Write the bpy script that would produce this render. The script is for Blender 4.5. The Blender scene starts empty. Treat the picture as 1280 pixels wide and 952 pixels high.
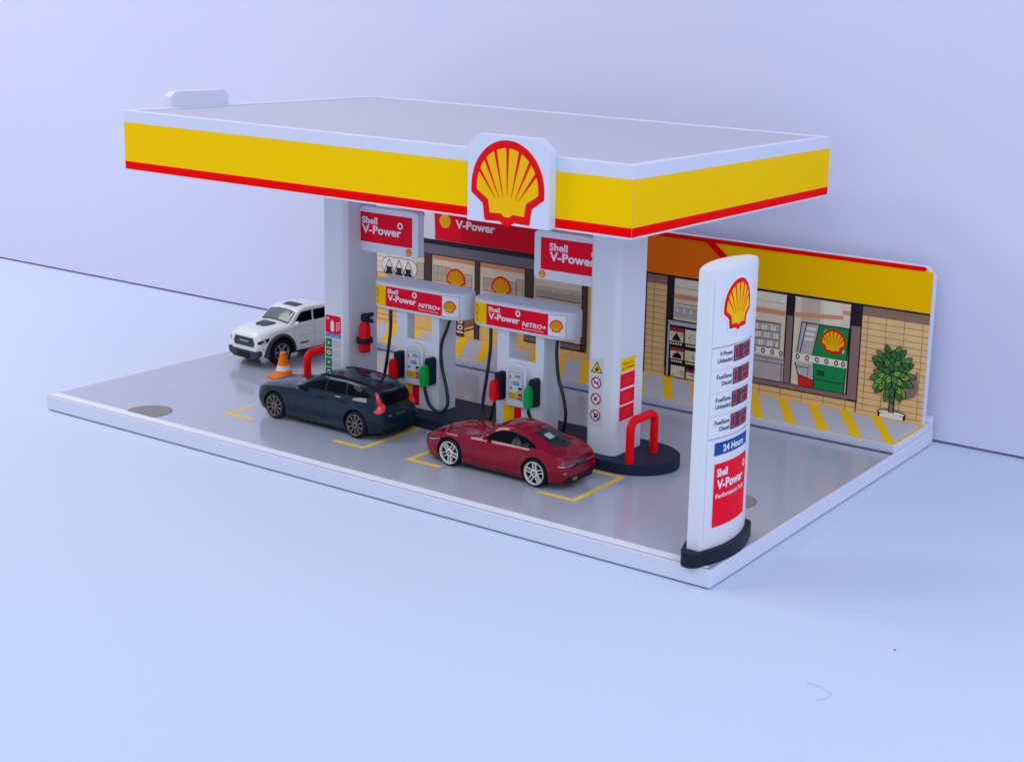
# Tabletop card model of a filling station with three small die-cast cars.
# Units: 1 Blender unit = about 1 cm on the table.
import bpy, math, random
from mathutils import Vector, Matrix
from mathutils.bvhtree import BVHTree
from mathutils.geometry import delaunay_2d_cdt

random.seed(7)
S = bpy.context.scene
COL = S.collection
PI = math.pi

# ---------------------------------------------------------------- materials
def lin(c):
    c /= 255.0
    return c / 12.92 if c <= 0.04045 else ((c + 0.055) / 1.055) ** 2.4

def rgb(r, g, b):
    return (lin(r), lin(g), lin(b))

MATS = {}
def mat(name, color, rough=0.5, metal=0.0, coat=0.0, coat_rough=0.05, var=0.04, scale=3.0,
        bump=0.0, bump_scale=40.0, spec=0.5, trans=0.0, emit=None, ior=1.5, coat_ior=1.5):
    m = bpy.data.materials.new(name)
    m.use_nodes = True
    nt = m.node_tree
    b = nt.nodes["Principled BSDF"]
    b.inputs["Roughness"].default_value = rough
    b.inputs["Metallic"].default_value = metal
    b.inputs["Coat Weight"].default_value = coat
    b.inputs["Coat Roughness"].default_value = coat_rough
    b.inputs["Coat IOR"].default_value = coat_ior
    b.inputs["Specular IOR Level"].default_value = spec
    b.inputs["IOR"].default_value = ior
    b.inputs["Transmission Weight"].default_value = trans
    tc = nt.nodes.new("ShaderNodeTexCoord")
    nz = nt.nodes.new("ShaderNodeTexNoise")
    nz.inputs["Scale"].default_value = scale
    nz.inputs["Detail"].default_value = 6
    nt.links.new(tc.outputs["Object"], nz.inputs["Vector"])
    mx = nt.nodes.new("ShaderNodeMix")
    mx.data_type = 'RGBA'
    mx.inputs["A"].default_value = (*[c * (1 - var) for c in color], 1)
    mx.inputs["B"].default_value = (*[min(1, c * (1 + var)) for c in color], 1)
    nt.links.new(nz.outputs["Fac"], mx.inputs["Factor"])
    nt.links.new(mx.outputs["Result"], b.inputs["Base Color"])
    if bump > 0:
        n2 = nt.nodes.new("ShaderNodeTexNoise")
        n2.inputs["Scale"].default_value = bump_scale
        n2.inputs["Detail"].default_value = 4
        nt.links.new(tc.outputs["Object"], n2.inputs["Vector"])
        bp = nt.nodes.new("ShaderNodeBump")
        bp.inputs["Strength"].default_value = bump
        bp.inputs["Distance"].default_value = 0.02
        nt.links.new(n2.outputs["Fac"], bp.inputs["Height"])
        nt.links.new(bp.outputs["Normal"], b.inputs["Normal"])
    if emit:
        b.inputs["Emission Color"].default_value = (*emit, 1)
        b.inputs["Emission Strength"].default_value = 1.0
    MATS[name] = m
    return m

mat("paper_table", (0.595, 0.665, 0.81), 0.75, var=0.012, scale=0.06, bump=0.10, bump_scale=9, spec=0.3)
mat("paper_wall", (0.68, 0.685, 0.845), 0.8, var=0.022, scale=0.035, bump=0.06, bump_scale=9, spec=0.2)
mat("board", (0.68, 0.705, 0.82), 0.6, var=0.015, scale=2, bump=0.12, bump_scale=25)
mat("plastic_white", (0.71, 0.73, 0.78), 0.38, var=0.012, scale=2, bump=0.05, bump_scale=60)
mat("print_white", (0.80, 0.82, 0.86), 0.6, spec=0.12, var=0.01)
mat("print_pale", (0.62, 0.63, 0.63), 0.6, spec=0.12, var=0.02)
mat("canopy_grey", (0.50, 0.485, 0.56), 0.45, var=0.02, scale=.8, bump=0.05, bump_scale=30)
mat("forecourt_grey", (0.425, 0.445, 0.52), 0.4, coat=0.9, coat_rough=0.13, var=0.05, scale=1.1, bump=0.05, bump_scale=22, spec=0.2)
mat("manhole_grey", (0.30, 0.27, 0.28), 0.6, spec=0.12, var=0.08, scale=6)
mat("manhole_rim", (0.17, 0.15, 0.16), 0.6, spec=0.12)
mat("yellow", (1.0, 0.60, 0.0), 0.6, spec=0.04, var=0.03, scale=1.2)
mat("yellow_facade", (1.0, 0.54, 0.0), 0.6, spec=0.04, var=0.03, scale=1.2)
mat("yellow_line", (0.90, 0.60, 0.10), 0.6, spec=0.12, var=0.08, scale=5)
mat("red", (1.0, 0.0, 0.0), 0.6, spec=0.04, var=0.03, scale=1.2)
mat("red_sign", (0.92, 0.0, 0.022), 0.6, spec=0.12, var=0.03, scale=1.5)
mat("red_deep", (0.75, 0.0, 0.015), 0.6, spec=0.12, var=0.03)
mat("orange_print", (0.92, 0.17, 0.0), 0.6, spec=0.12, var=0.03)
mat("emblem_red", (0.86, 0.0, 0.004), 0.6, spec=0.12)
mat("emblem_yellow", (0.95, 0.52, 0.0), 0.6, spec=0.12)
mat("gold_print", (0.80, 0.44, 0.0), 0.6, spec=0.12)
mat("blue", (0.015, 0.07, 0.32), 0.6, spec=0.12)
mat("blue_light", (0.06, 0.24, 0.55), 0.6, spec=0.12)
mat("text_dark", (0.04, 0.04, 0.05), 0.6, spec=0.12)
mat("rule_grey", (0.28, 0.29, 0.31), 0.6, spec=0.12)
mat("black_plastic", (0.007, 0.013, 0.026), 0.5, var=0.1, scale=6, bump=0.15, bump_scale=30, spec=0.2)
mat("island_black", (0.010, 0.020, 0.044), 0.55, var=0.1, scale=3, bump=0.15, bump_scale=30, spec=0.2)
mat("rubber", (0.012, 0.012, 0.014), 0.6, var=0.1)
mat("hose_black", (0.008, 0.008, 0.01), 0.3)
mat("rail_red", (0.86, 0.0, 0.004), 0.4, var=0.03, bump=0.05, bump_scale=50, spec=0.15)
mat("ext_red", (0.80, 0.0, 0.012), 0.4, spec=0.2)
mat("nozzle_red", (0.80, 0.0, 0.01), 0.4, spec=0.2)
mat("nozzle_green", (0.0, 0.40, 0.06), 0.4, spec=0.2)
mat("cone_orange", (0.95, 0.17, 0.0), 0.45, spec=0.15)
mat("cone_white", (0.75, 0.72, 0.68), 0.5)
mat("led_back", (0.10, 0.035, 0.06), 0.6, spec=0.12)
mat("led_red", (0.62, 0.10, 0.14), 0.6, spec=0.12)
mat("green_sign", (0.01, 0.20, 0.07), 0.6, spec=0.12)
# facade print
mat("tile", (0.86, 0.545, 0.24), 0.6, spec=0.12, var=0.10, scale=1.6)
mat("tile_warm", (0.88, 0.58, 0.20), 0.6, spec=0.12, var=0.10, scale=1.6)
mat("tile_line", (0.30, 0.16, 0.06), 0.6, spec=0.12)
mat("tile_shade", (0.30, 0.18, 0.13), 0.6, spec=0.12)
mat("frame_brown", (0.10, 0.055, 0.05), 0.6, spec=0.12)
mat("frame_dark", (0.025, 0.017, 0.025), 0.6, spec=0.12)
mat("frame_mauve", (0.28, 0.17, 0.16), 0.6, spec=0.12)
mat("inner_cream", (0.82, 0.67, 0.50), 0.6, spec=0.12, var=0.06, scale=.9)
mat("inner_pale", (0.86, 0.75, 0.59), 0.6, spec=0.12, var=0.04)
mat("inner_shade", (0.60, 0.48, 0.37), 0.6, spec=0.12, var=0.06)
mat("peach", (0.75, 0.30, 0.15), 0.6, spec=0.12)
mat("sketch", (0.20, 0.16, 0.14), 0.6, spec=0.12)
mat("shelf_grey", (0.50, 0.46, 0.43), 0.6, spec=0.12, var=0.15, scale=4)
mat("counter_grey", (0.48, 0.44, 0.42), 0.6, spec=0.12, var=0.1)
mat("wood_print", (0.30, 0.15, 0.07), 0.6, spec=0.12, var=0.12)
mat("awning_grey", (0.18, 0.165, 0.20), 0.6, spec=0.12, var=0.06)
mat("awning_dark", (0.02, 0.022, 0.038), 0.6, spec=0.12)
mat("strip_cream", (0.86, 0.82, 0.70), 0.6, spec=0.12)
mat("ring_brown", (0.20, 0.05, 0.015), 0.6, spec=0.12)
mat("machine_green", (0.01, 0.27, 0.07), 0.6, spec=0.12, var=0.1, scale=2)
mat("machine_green_dark", (0.006, 0.09, 0.03), 0.6, spec=0.12)
mat("machine_red", (0.70, 0.02, 0.02), 0.6, spec=0.12)
mat("machine_grey", (0.50, 0.49, 0.52), 0.6, spec=0.12, var=0.1)
mat("leaf_a", (0.05, 0.20, 0.05), 0.6, spec=0.12, var=0.15)
mat("leaf_b", (0.10, 0.31, 0.07), 0.6, spec=0.12, var=0.15)
mat("leaf_c", (0.24, 0.43, 0.07), 0.6, spec=0.12, var=0.15)
mat("ink", (0.012, 0.012, 0.014), 0.6, spec=0.12)
mat("poster_cream", (0.80, 0.70, 0.50), 0.6, spec=0.12, var=0.2, scale=8)
mat("poster_red", (0.45, 0.03, 0.05), 0.6, spec=0.12, var=0.2, scale=8)
mat("stripe_grey", (0.54, 0.54, 0.60), 0.6, spec=0.12, var=0.06, scale=2)
mat("stripe_yellow", (1.0, 0.58, 0.0), 0.6, spec=0.12, var=0.05, scale=2)
mat("grille_dark", (0.06, 0.055, 0.07), 0.5, var=0.5, scale=30)
# cars
mat("paint_red", (0.25, 0.0, 0.018), 0.5, coat=1.0, coat_rough=0.01, coat_ior=1.36, var=0.05, scale=30, spec=0.0)
mat("paint_teal", (0.004, 0.0185, 0.034), 0.5, coat=1.0, coat_rough=0.01, coat_ior=1.36, var=0.06, scale=30, spec=0.0)
mat("paint_white", (0.80, 0.82, 0.80), 0.35, coat=0.7, coat_rough=0.06, var=0.02)
mat("glass_dark", (0.002, 0.004, 0.006), 0.05, spec=0.06)
mat("glass_smoke", (0.012, 0.02, 0.03), 0.1, spec=0.3)
mat("glass_teal", (0.12, 0.15, 0.155), 0.12, coat=0.4, var=0.5, scale=1.4)
mat("trim_black", (0.006, 0.008, 0.012), 0.45, spec=0.2)
mat("trim_charcoal", (0.022, 0.028, 0.042), 0.45)
mat("tyre", (0.007, 0.009, 0.012), 0.6, bump=0.2, bump_scale=30, spec=0.2)
mat("rim_white", (0.74, 0.71, 0.66), 0.35)
mat("rim_bronze", (0.22, 0.19, 0.165), 0.35, metal=0.5)
mat("rim_grey", (0.30, 0.30, 0.33), 0.35, metal=0.4)
mat("lamp_red", (0.9, 0.004, 0.004), 0.15, coat=1.0)
mat("lamp_dark_red", (0.16, 0.004, 0.008), 0.15, coat=1.0)
mat("chrome", (0.65, 0.63, 0.60), 0.2, metal=0.8)
mat("silver_line", (0.55, 0.42, 0.42), 0.25, metal=0.5)
mat("line_dark_red", (0.05, 0.002, 0.006), 0.4)
mat("line_dark", (0.004, 0.008, 0.014), 0.4)
mat("line_grey", (0.42, 0.42, 0.44), 0.4)
mat("lint", (0.45, 0.49, 0.60), 0.9)

# ---------------------------------------------------------------- mesh builder
LAY = 0.006

class MB:
    def __init__(self):
        self.v = []; self.f = []; self.m = []; self.s = []; self.slots = []
    def mi(self, name):
        if name not in self.slots: self.slots.append(name)
        return self.slots.index(name)
    def add(self, verts, faces, m, smooth=False):
        o = len(self.v); k = self.mi(m)
        self.v.extend([tuple(p) for p in verts])
        for f in faces:
            self.f.append([o + i for i in f]); self.m.append(k); self.s.append(smooth)
    def box(self, x0, x1, y0, y1, z0, z1, m):
        v = [(x, y, z) for z in (z0, z1) for y in (y0, y1) for x in (x0, x1)]
        self.add(v, [(0, 2, 3, 1), (4, 5, 7, 6), (0, 1, 5, 4), (2, 6, 7, 3), (1, 3, 7, 5), (0, 4, 6, 2)], m)
    def rings(self, rings, m, smooth=True, cap0=True, cap1=True, mcap=None):
        n = len(rings[0]); v = [p for r in rings for p in r]; f = []
        for i in range(len(rings) - 1):
            for j in range(n):
                a = i * n + j; b = i * n + (j + 1) % n
                f.append((a, b, b + n, a + n))
        self.add(v, f, m, smooth)
        if cap0: self.add(rings[0], [tuple(reversed(range(n)))], mcap or m)
        if cap1: self.add(rings[-1], [tuple(range(n))], mcap or m)
    def extrude(self, outline, fn, h0, h1, m, smooth=False, mtop=None):
        """outline of (u, v), counter-clockwise; fn(u, v, h) gives the point"""
        r0 = [fn(u, v, h0) for u, v in outline]; r1 = [fn(u, v, h1) for u, v in outline]
        n = len(outline)
        self.add(r0 + r1, [(j, (j + 1) % n, (j + 1) % n + n, j + n) for j in range(n)], m, smooth)
        self.add(r0, [tuple(reversed(range(n)))], m)
        self.add(r1, [tuple(range(n))], mtop or m)
    def tube(self, pts, r, m, n=12, closed=False):
        pts = [Vector(p) for p in pts]; N = len(pts); rings = []
        up = None
        for i, p in enumerate(pts):
            a = pts[max(0, i - 1)]; b = pts[min(N - 1, i + 1)]
            t = (b - a).normalized()
            if up is None:
                up = Vector((0, 0, 1)) if abs(t.z) < 0.9 else Vector((1, 0, 0))
            u = t.cross(up).normalized(); w = u.cross(t).normalized(); up = w
            rr = r[i] if isinstance(r, (list, tuple)) else r
            rings.append([p + (u * math.cos(k * 2 * PI / n) + w * math.sin(k * 2 * PI / n)) * rr for k in range(n)])
        self.rings(rings, m, True)
    def lathe(self, profile, m, n=32, origin=(0, 0, 0), axis='z', smooth=True):
        """profile of (r, h) with optional per-segment material names as a third item"""
        o = Vector(origin)
        def P(r, h, a):
            c, s = r * math.cos(a), r * math.sin(a)
            if axis == 'z': return o + Vector((c, s, h))
            if axis == 'y': return o + Vector((c, h, -s))
            return o + Vector((h, c, s))
        for (a, b) in zip(profile[:-1], profile[1:]):
            mm = b[2] if len(b) > 2 else m
            v = []; f = []
            for j in range(n):
                t = j * 2 * PI / n
                v += [P(a[0], a[1], t), P(b[0], b[1], t)]
            for j in range(n):
                k = (j + 1) % n
                q = [2 * j, 2 * k, 2 * k + 1, 2 * j + 1]
                if a[0] < 1e-6: q = [2 * j, 2 * k + 1, 2 * j + 1]
                elif b[0] < 1e-6: q = [2 * j, 2 * k, 2 * j + 1]
                f.append(tuple(q))
            self.add(v, f, mm, smooth)
    def build(self, name, parent=None, bevel=0.0, seg=2, loc=(0, 0, 0), rotz=0, merge=0.0, sharp=0.7):
        me = bpy.data.meshes.new(name)
        me.from_pydata(self.v, [], self.f)
        for s in self.slots: me.materials.append(MATS[s])
        for p, k, s in zip(me.polygons, self.m, self.s):
            p.material_index = k; p.use_smooth = s
        import bmesh
        bm = bmesh.new(); bm.from_mesh(me)
        if merge: bmesh.ops.remove_doubles(bm, verts=bm.verts, dist=merge)
        bm.to_mesh(me); bm.free()
        if any(self.s): me.set_sharp_from_angle(angle=sharp)
        me.update()
        o = bpy.data.objects.new(name, me); COL.objects.link(o)
        o.location = loc; o.rotation_euler = (0, 0, rotz)
        if parent: o.parent = parent
        if bevel:
            b = o.modifiers.new("bevel", 'BEVEL'); b.width = bevel; b.segments = seg
            b.limit_method = 'ANGLE'; b.angle_limit = 0.6; b.harden_normals = False
        return o

def solid(mb, name, parent=None, **k):
    return mb.build(name, parent, merge=1e-4, **k)

def tag(o, label, cat, group=None, kind=None):
    if label: o["label"] = label
    if cat: o["category"] = cat
    if group: o["group"] = group
    o["kind"] = kind or "thing"
    return o

def thing(name, label, cat, loc=(0, 0, 0), rotz=0, group=None):
    o = bpy.data.objects.new(name, None); COL.objects.link(o)
    o.location = loc; o.rotation_euler = (0, 0, rotz); o.empty_display_size = 0.5
    return tag(o, label, cat, group)

# ---------------------------------------------------------------- lettering
_T = {}
def text_mesh(s, bold=0.0, space=1.0):
    key = (s, bold, space)
    if key in _T: return _T[key]
    cu = bpy.data.curves.new("lettering", 'FONT')
    cu.body = s; cu.size = 1.0; cu.offset = bold; cu.space_character = space
    cu.resolution_u = 3; cu.fill_mode = 'FRONT'
    o = bpy.data.objects.new("lettering", cu); COL.objects.link(o)
    dg = bpy.context.evaluated_depsgraph_get(); dg.update()
    me = bpy.data.meshes.new_from_object(o.evaluated_get(dg))
    v = [(p.co.x, p.co.y) for p in me.vertices]; f = [tuple(p.vertices) for p in me.polygons]
    # every face looks the same way
    ff = []
    for q in f:
        a = sum(v[q[i]][0] * v[q[(i + 1) % len(q)]][1] - v[q[(i + 1) % len(q)]][0] * v[q[i]][1] for i in range(len(q)))
        ff.append(q if a > 0 else tuple(reversed(q)))
    bpy.data.objects.remove(o); bpy.data.curves.remove(cu); bpy.data.meshes.remove(me)
    x0 = min(p[0] for p in v); x1 = max(p[0] for p in v)
    _T[key] = ([(x - x0, y) for x, y in v], ff, x1 - x0)
    return _T[key]

# emblem outline, height 1, centred at the middle of its height
def pecten():
    def arc(a, b, cy, t0, t1, n):
        return [(a * math.cos(t0 + (t1 - t0) * i / n), cy + b * math.sin(t0 + (t1 - t0) * i / n)) for i in range(n + 1)]
    right = [(0.018, -0.05), (0.045, -0.045), (0.105, 0.002), (0.335, -0.005), (0.365, 0.20), (0.54, 0.325)]
    top = arc(0.54, 0.59, 0.41, 0.0, PI, 28)
    left = [(-x, y) for x, y in reversed(right)]
    red = right + top + left
    r2 = [(0.016, 0.062), (0.04, 0.066), (0.09, 0.102), (0.255, 0.095), (0.28, 0.255), (0.455, 0.37)]
    top2 = arc(0.455, 0.495, 0.41, 0.02, PI - 0.02, 28)
    yel = r2 + top2 + [(-x, y) for x, y in reversed(r2)]
    ribs = []
    for a0, a1 in ((-0.165, -0.425), (-0.118, -0.335), (-0.06, -0.185), (0, 0), (0.06, 0.185), (0.118, 0.335), (0.165, 0.425)):
        vb = 0.275 + 0.045 * (1 - abs(a0) / 0.165)
        vt = 0.41 + 0.50 * math.sqrt(max(0, 1 - (a1 / 0.47) ** 2))
        d = Vector((a1 - a0, vt - vb)).normalized(); n = Vector((d.y, -d.x))
        t = Vector((a1, vt)); b = Vector((a0, vb))
        ribs.append([tuple(b + n * 0.003), tuple(t + n * 0.022), tuple(t - n * 0.022), tuple(b - n * 0.003)])
    sh = lambda L: [(x, y - 0.5) for x, y in L]
    return sh(red), sh(yel), [sh(r) for r in ribs]
PECTEN = pecten()

def fill(pts, g):
    """an outline filled with small triangles, for laying on a curved surface"""
    loop = []; N = len(pts)
    for i in range(N):
        a, b = Vector(pts[i]), Vector(pts[(i + 1) % N])
        k = max(1, int(math.ceil((b - a).length / g)))
        loop += [a.lerp(b, j / k) for j in range(k)]
    xs = [p.x for p in loop]; ys = [p.y for p in loop]
    def inside(x, y):
        c = False; j = len(loop) - 1
        for i in range(len(loop)):
            a, b = loop[i], loop[j]
            if (a.y > y) != (b.y > y) and x < (b.x - a.x) * (y - a.y) / (b.y - a.y) + a.x: c = not c
            j = i
        return c
    extra = []; x = min(xs) + g * .5
    while x < max(xs):
        y = min(ys) + g * .5
        while y < max(ys):
            if inside(x, y) and min((Vector((x, y)) - p).length for p in loop) > g * .45: extra.append(Vector((x, y)))
            y += g
        x += g
    r = delaunay_2d_cdt(loop + extra, [], [list(range(len(loop)))], 1, 1e-6)
    V = [(p.x, p.y) for p in r[0]]; F = []
    for f in r[2]:
        a, b, c = (V[i] for i in f)
        F.append(tuple(f) if (b[0] - a[0]) * (c[1] - a[1]) - (b[1] - a[1]) * (c[0] - a[0]) > 0 else tuple(reversed(f)))
    return V, F

class Decal(MB):
    """flat printed artwork laid on a surface: fn(u, v, h) -> point, one thin layer above another"""
    def __init__(self, fn, step=0.0):
        super().__init__(); self.fn = fn; self.step = step
    def L(self, k): return LAY * (k + 1)
    def poly(self, pts, m, k=0):
        a = sum(pts[i][0] * pts[(i + 1) % len(pts)][1] - pts[(i + 1) % len(pts)][0] * pts[i][1] for i in range(len(pts)))
        if a < 0: pts = list(reversed(pts))
        if self.step:
            V, F = fill(pts, self.step)
            self.add([self.fn(u, v, self.L(k)) for u, v in V], F, m, True)
            return
        self.add([self.fn(u, v, self.L(k)) for u, v in pts], [tuple(range(len(pts)))], m)
    def rect(self, u0, v0, u1, v1, m, k=0):
        if self.step:
            n = max(1, int(math.ceil(abs(u1 - u0) / self.step)))
            us = [u0 + (u1 - u0) * i / n for i in range(n + 1)]
            v = [self.fn(u, vv, self.L(k)) for u in us for vv in (v0, v1)]
            self.add(v, [(2 * i, 2 * i + 2, 2 * i + 3, 2 * i + 1) for i in range(n)], m, True)
        else:
            self.poly([(u0, v0), (u1, v0), (u1, v1), (u0, v1)], m, k)
    def frame(self, u0, v0, u1, v1, w, m, k=0):
        self.rect(u0, v0, u1, v0 + w, m, k); self.rect(u0, v1 - w, u1, v1, m, k)
        self.rect(u0, v0 + w, u0 + w, v1 - w, m, k); self.rect(u1 - w, v0 + w, u1, v1 - w, m, k)
    def line(self, a, b, w, m, k=0):
        d = Vector((b[0] - a[0], b[1] - a[1])).normalized(); n = Vector((-d.y, d.x)) * w / 2
        a = Vector(a); b = Vector(b)
        self.poly([tuple(a - n), tuple(b - n), tuple(b + n), tuple(a + n)], m, k)
    def path(self, pts, w, m, k=0):
        for a, b in zip(pts[:-1], pts[1:]): self.line(a, b, w, m, k)
    def disc(self, u, v, r, m, k=0, n=32, ry=None):
        ry = ry or r
        self.poly([(u + r * math.cos(2 * PI * i / n), v + ry * math.sin(2 * PI * i / n)) for i in range(n)], m, k)
    def ring(self, u, v, r0, r1, m, k=0, n=36, asp=1.0):
        p = []
        for i in range(n):
            a = 2 * PI * i / n
            p += [(u + r0 * math.cos(a), v + r0 * asp * math.sin(a)), (u + r1 * math.cos(a), v + r1 * asp * math.sin(a))]
        self.add([self.fn(x, y, self.L(k)) for x, y in p],
                 [(2 * i, 2 * i + 1, (2 * i + 3) % (2 * n), (2 * i + 2) % (2 * n)) for i in range(n)], m)
    def text(self, s, u, v, size, m, k=0, bold=0.0, align='l', width=None, space=1.0, shear=0.0):
        vs, fs, w = text_mesh(s, bold, space)
        sx = size if width is None else width / w
        W = w * sx
        o = u - (W if align == 'r' else W / 2 if align == 'c' else 0)
        self.add([self.fn(o + x * sx + shear * y * size, v + y * size, self.L(k)) for x, y in vs], fs, m)
    def emblem(self, u, v, h, k=0, halo=None, tilt=0.0, red="emblem_red", yel="emblem_yellow", wide=1.0):
        c, s_ = math.cos(tilt), math.sin(tilt)
        T = lambda L, q=1.0: [(u + (x * c * wide - y * s_) * h * q, v + (x * s_ * wide + y * c) * h * q) for x, y in L]
        r, y, ribs = PECTEN
        if halo: self.poly(T(r, 1.1), halo, k)
        self.poly(T(r), red, k + 1); self.poly(T(y), yel, k + 2)
        for b in ribs: self.poly(T(b), red, k + 3)

def plane_front(y):      # u = x, v = z, facing -y
    return lambda u, v, h: (u, y - h, v)
def plane_right(x):      # u = y, v = z, facing +x
    return lambda u, v, h: (x + h, u, v)
def plane_up(z):         # u = x, v = y, facing +z
    return lambda u, v, h: (u, v, z + h)
def plane_left(x):       # seen from -x: u = -y
    return lambda u, v, h: (x - h, -u, v)

# ================================================================= THE SETTING
BT = 0.77          # top of the baseboard
WALL_Y = 23.35

mb = MB(); mb.box(-420, 260, -160, 27, -0.5, 0.0, "paper_table")
tag(mb.build("table_surface"), "white paper sheet on the table under the model", None, kind="structure")
mb = MB(); mb.box(-420, 260, WALL_Y, WALL_Y + 1.6, 0.13, 95, "paper_wall")
tag(mb.build("backdrop_wall"), "pale lilac paper backdrop standing behind the model", None, kind="structure")

# ================================================================= BASEBOARD
t = thing("model_baseboard", "white foam board base with glossy grey forecourt print and yellow bays", "baseboard", (-19, 11.4, 0.07))
def rel(o, parent):
    o.parent = parent; o.matrix_parent_inverse = parent.matrix_basis.inverted(); return o
mb = MB(); mb.box(-38, 0, 0, 22.89, 0.07, BT, "board")
mb.box(-38, -0.02, 22.46, 22.87, BT, 1.48, "board")
mb.box(-36.5, -1.5, 1.2, 22, 0.0, 0.069, "board")
rel(mb.build("board", bevel=0.03), t)
d = Decal(plane_up(BT))
d.rect(-37.93, 0.07, -0.07, 22.4, "forecourt_grey")
d.rect(-37.9, 0.12, -0.62, 0.62, "print_white", 1)
d.rect(-0.62, 0.12, -0.22, 0.36, "print_white", 1)
def bay(x0, x1, y0, y1, w=0.28, near=1.95, dep=1.85, full=False):
    for sx, xa in ((1, x0), (-1, x1)):
        a = xa; b = xa + sx * near
        for ya, sy in ((y0, 1), (y1, -1)):
            d.rect(min(a, b), min(ya, ya + sy * w), max(a, b), max(ya, ya + sy * w), "yellow_line", 1)
            d.rect(min(a, a + sx * w), min(ya + sy * w, ya + sy * dep), max(a, a + sx * w), max(ya + sy * w, ya + sy * dep), "yellow_line", 1)
    d.rect(x1 - w, y0 + dep, x1, y1 - dep, "yellow_line", 1)
bay(-28.85, -19.78, 3.1, 7.3)
bay(-17.32, -8.18, 3.1, 7.1)
for cx, cy, r in ((-31.85, 1.2, 1.08), (-3.0, 7.35, 1.0)):
    n = 40
    pts = [(cx + r * math.cos(2 * PI * i / n), max(0.63, cy + r * math.sin(2 * PI * i / n))) for i in range(n)]
    d.poly(pts, "manhole_rim", 1)
    pts = [(cx + r * .93 * math.cos(2 * PI * i / n), max(0.66, cy + r * .93 * math.sin(2 * PI * i / n))) for i in range(n)]
    d.poly(pts, "manhole_grey", 2)
    for k in range(-3, 4):
        hw = math.sqrt(max(0.01, (r * .8) ** 2 - (k * .22) ** 2))
        if cy + k * .22 > 0.75: d.rect(cx - hw, cy + k * .22 - .012, cx + hw, cy + k * .22 + .012, "manhole_rim", 3)
# white parking lines under the pickup and the drain line in front of the pavement
d.line((-33.72, 11.4), (-33.72, 17.3), 0.10, "print_white", 1)
d.line((-37.3, 11.4), (-37.3, 17.3), 0.10, "print_white", 1)
d.line((-36.9, 17.2), (-34.0, 14.1), 0.08, "print_pale", 2)
d.line((-33.9, 17.2), (-36.2, 14.1), 0.08, "print_pale", 3)
d.rect(-37.9, 17.60, 0.0 - .08, 17.86, "grille_dark", 1)
rel(d.build("forecourt_print"), t)

# ================================================================= PAVEMENT STRIP
t = thing("pavement_strip", "raised white pavement board with yellow and grey stripes along the shop front", "pavement", (-19, 20, BT))
mb = MB(); mb.box(-37.95, -0.06, 17.9, 22.40, BT + 0.008, 1.17, "board")
rel(mb.build("board", bevel=0.03), t)
d = Decal(plane_up(1.17))
d.rect(-37.9, 17.95, -0.10, 21.97, "stripe_grey")
d.rect(-37.9, 17.95, -0.10, 18.06, "stripe_yellow", 1)
d.rect(-37.9, 21.84, -0.10, 21.97, "stripe_yellow", 1)
d.rect(-0.22, 18.06, -0.10, 21.84, "stripe_yellow", 2)
for k in range(24):
    xt = -2.95 - 1.745 * k
    pts = [(xt, 21.84), (xt + 2.33, 18.06), (xt + 2.33 + .58, 18.06), (xt + .58, 21.84)]
    if xt < -37.9: continue
    pts = [(min(p[0], -0.10), p[1]) for p in pts]
    d.poly(pts, "stripe_yellow", 1)
rel(d.build("striped_print"), t)

# ================================================================= SHOP FACADE
FY = 21.98
t = thing("shop_facade", "flat printed shop front board with yellow and orange fascia and tiled walls", "shop front", (-19, FY + .2, 1.17))
mb = MB()
out = [(-37.9, 1.18), (-0.25, 1.18), (-0.25, 8.60), (-0.70, 9.06), (-37.45, 9.06), (-37.9, 8.6)]
mb.extrude(out, lambda u, v, h: (u, FY - h, v), -0.42, 0.0, "board")
rel(mb.build("board", bevel=0.02), t)
d = Decal(plane_front(FY))
R = d.rect
X0, X1 = -37.88, -0.30
# tiled ground
R(X0, 1.19, X1, 6.75, "tile")
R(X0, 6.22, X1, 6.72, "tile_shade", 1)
def tiles(x0, x1, z0, z1, dx, dz, ox=0.0, k=1):
    z = z0
    while z < z1:
        R(x0, z - .012, x1, z + .012, "tile_line", k); z += dz
    x = x0 + ox
    while x < x1:
        R(x - .012, z0, x + .012, z1, "tile_line", k + 1); x += dx
tiles(-3.78, X1, 1.35, 6.75, 0.96, 0.325, 0.30, 2)
tiles(-16.9, -15.2, 1.35, 6.75, 1.2, 0.325, 0.95, 2)
tiles(X0, -33.0, 1.35, 6.0, 0.96, 0.325, 0.2, 2)
tiles(-26.8, -20.3, 1.3, 2.1, 1.25, 0.42, 0.5, 2)
R(-16.62, 1.19, -16.42, 6.72, "frame_dark", 4)
# fascia: red rule, yellow field, diagonal, orange field
R(-21.9, 6.78, X1, 8.83, "yellow_facade", 1)
d.poly([(-37.4, 8.82), (-0.72, 8.82), (-0.62, 8.95), (-0.75, 9.04), (-37.4, 9.04)], "red", 3)
d.poly([(-21.9, 6.78), (-10.05, 6.78), (-12.7, 8.83), (-21.9, 8.83)], "orange_print", 2)
d.poly([(-10.35, 6.78), (-9.75, 6.78), (-12.35, 8.83), (-12.95, 8.83)], "red", 3)
R(-21.9, 6.69, X1, 6.78, "ink", 3)
# left end of the fascia
R(X0, 6.3, -31.2, 8.83, "print_white", 1)
d.poly([(-36.0, 8.83), (-32.6, 8.83), (-32.0, 8.2), (-32.25, 7.5), (-32.6, 7.2), (-32.4, 7.8), (-33.2, 8.3), (-36, 8.4)], "red_sign", 2)
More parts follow.
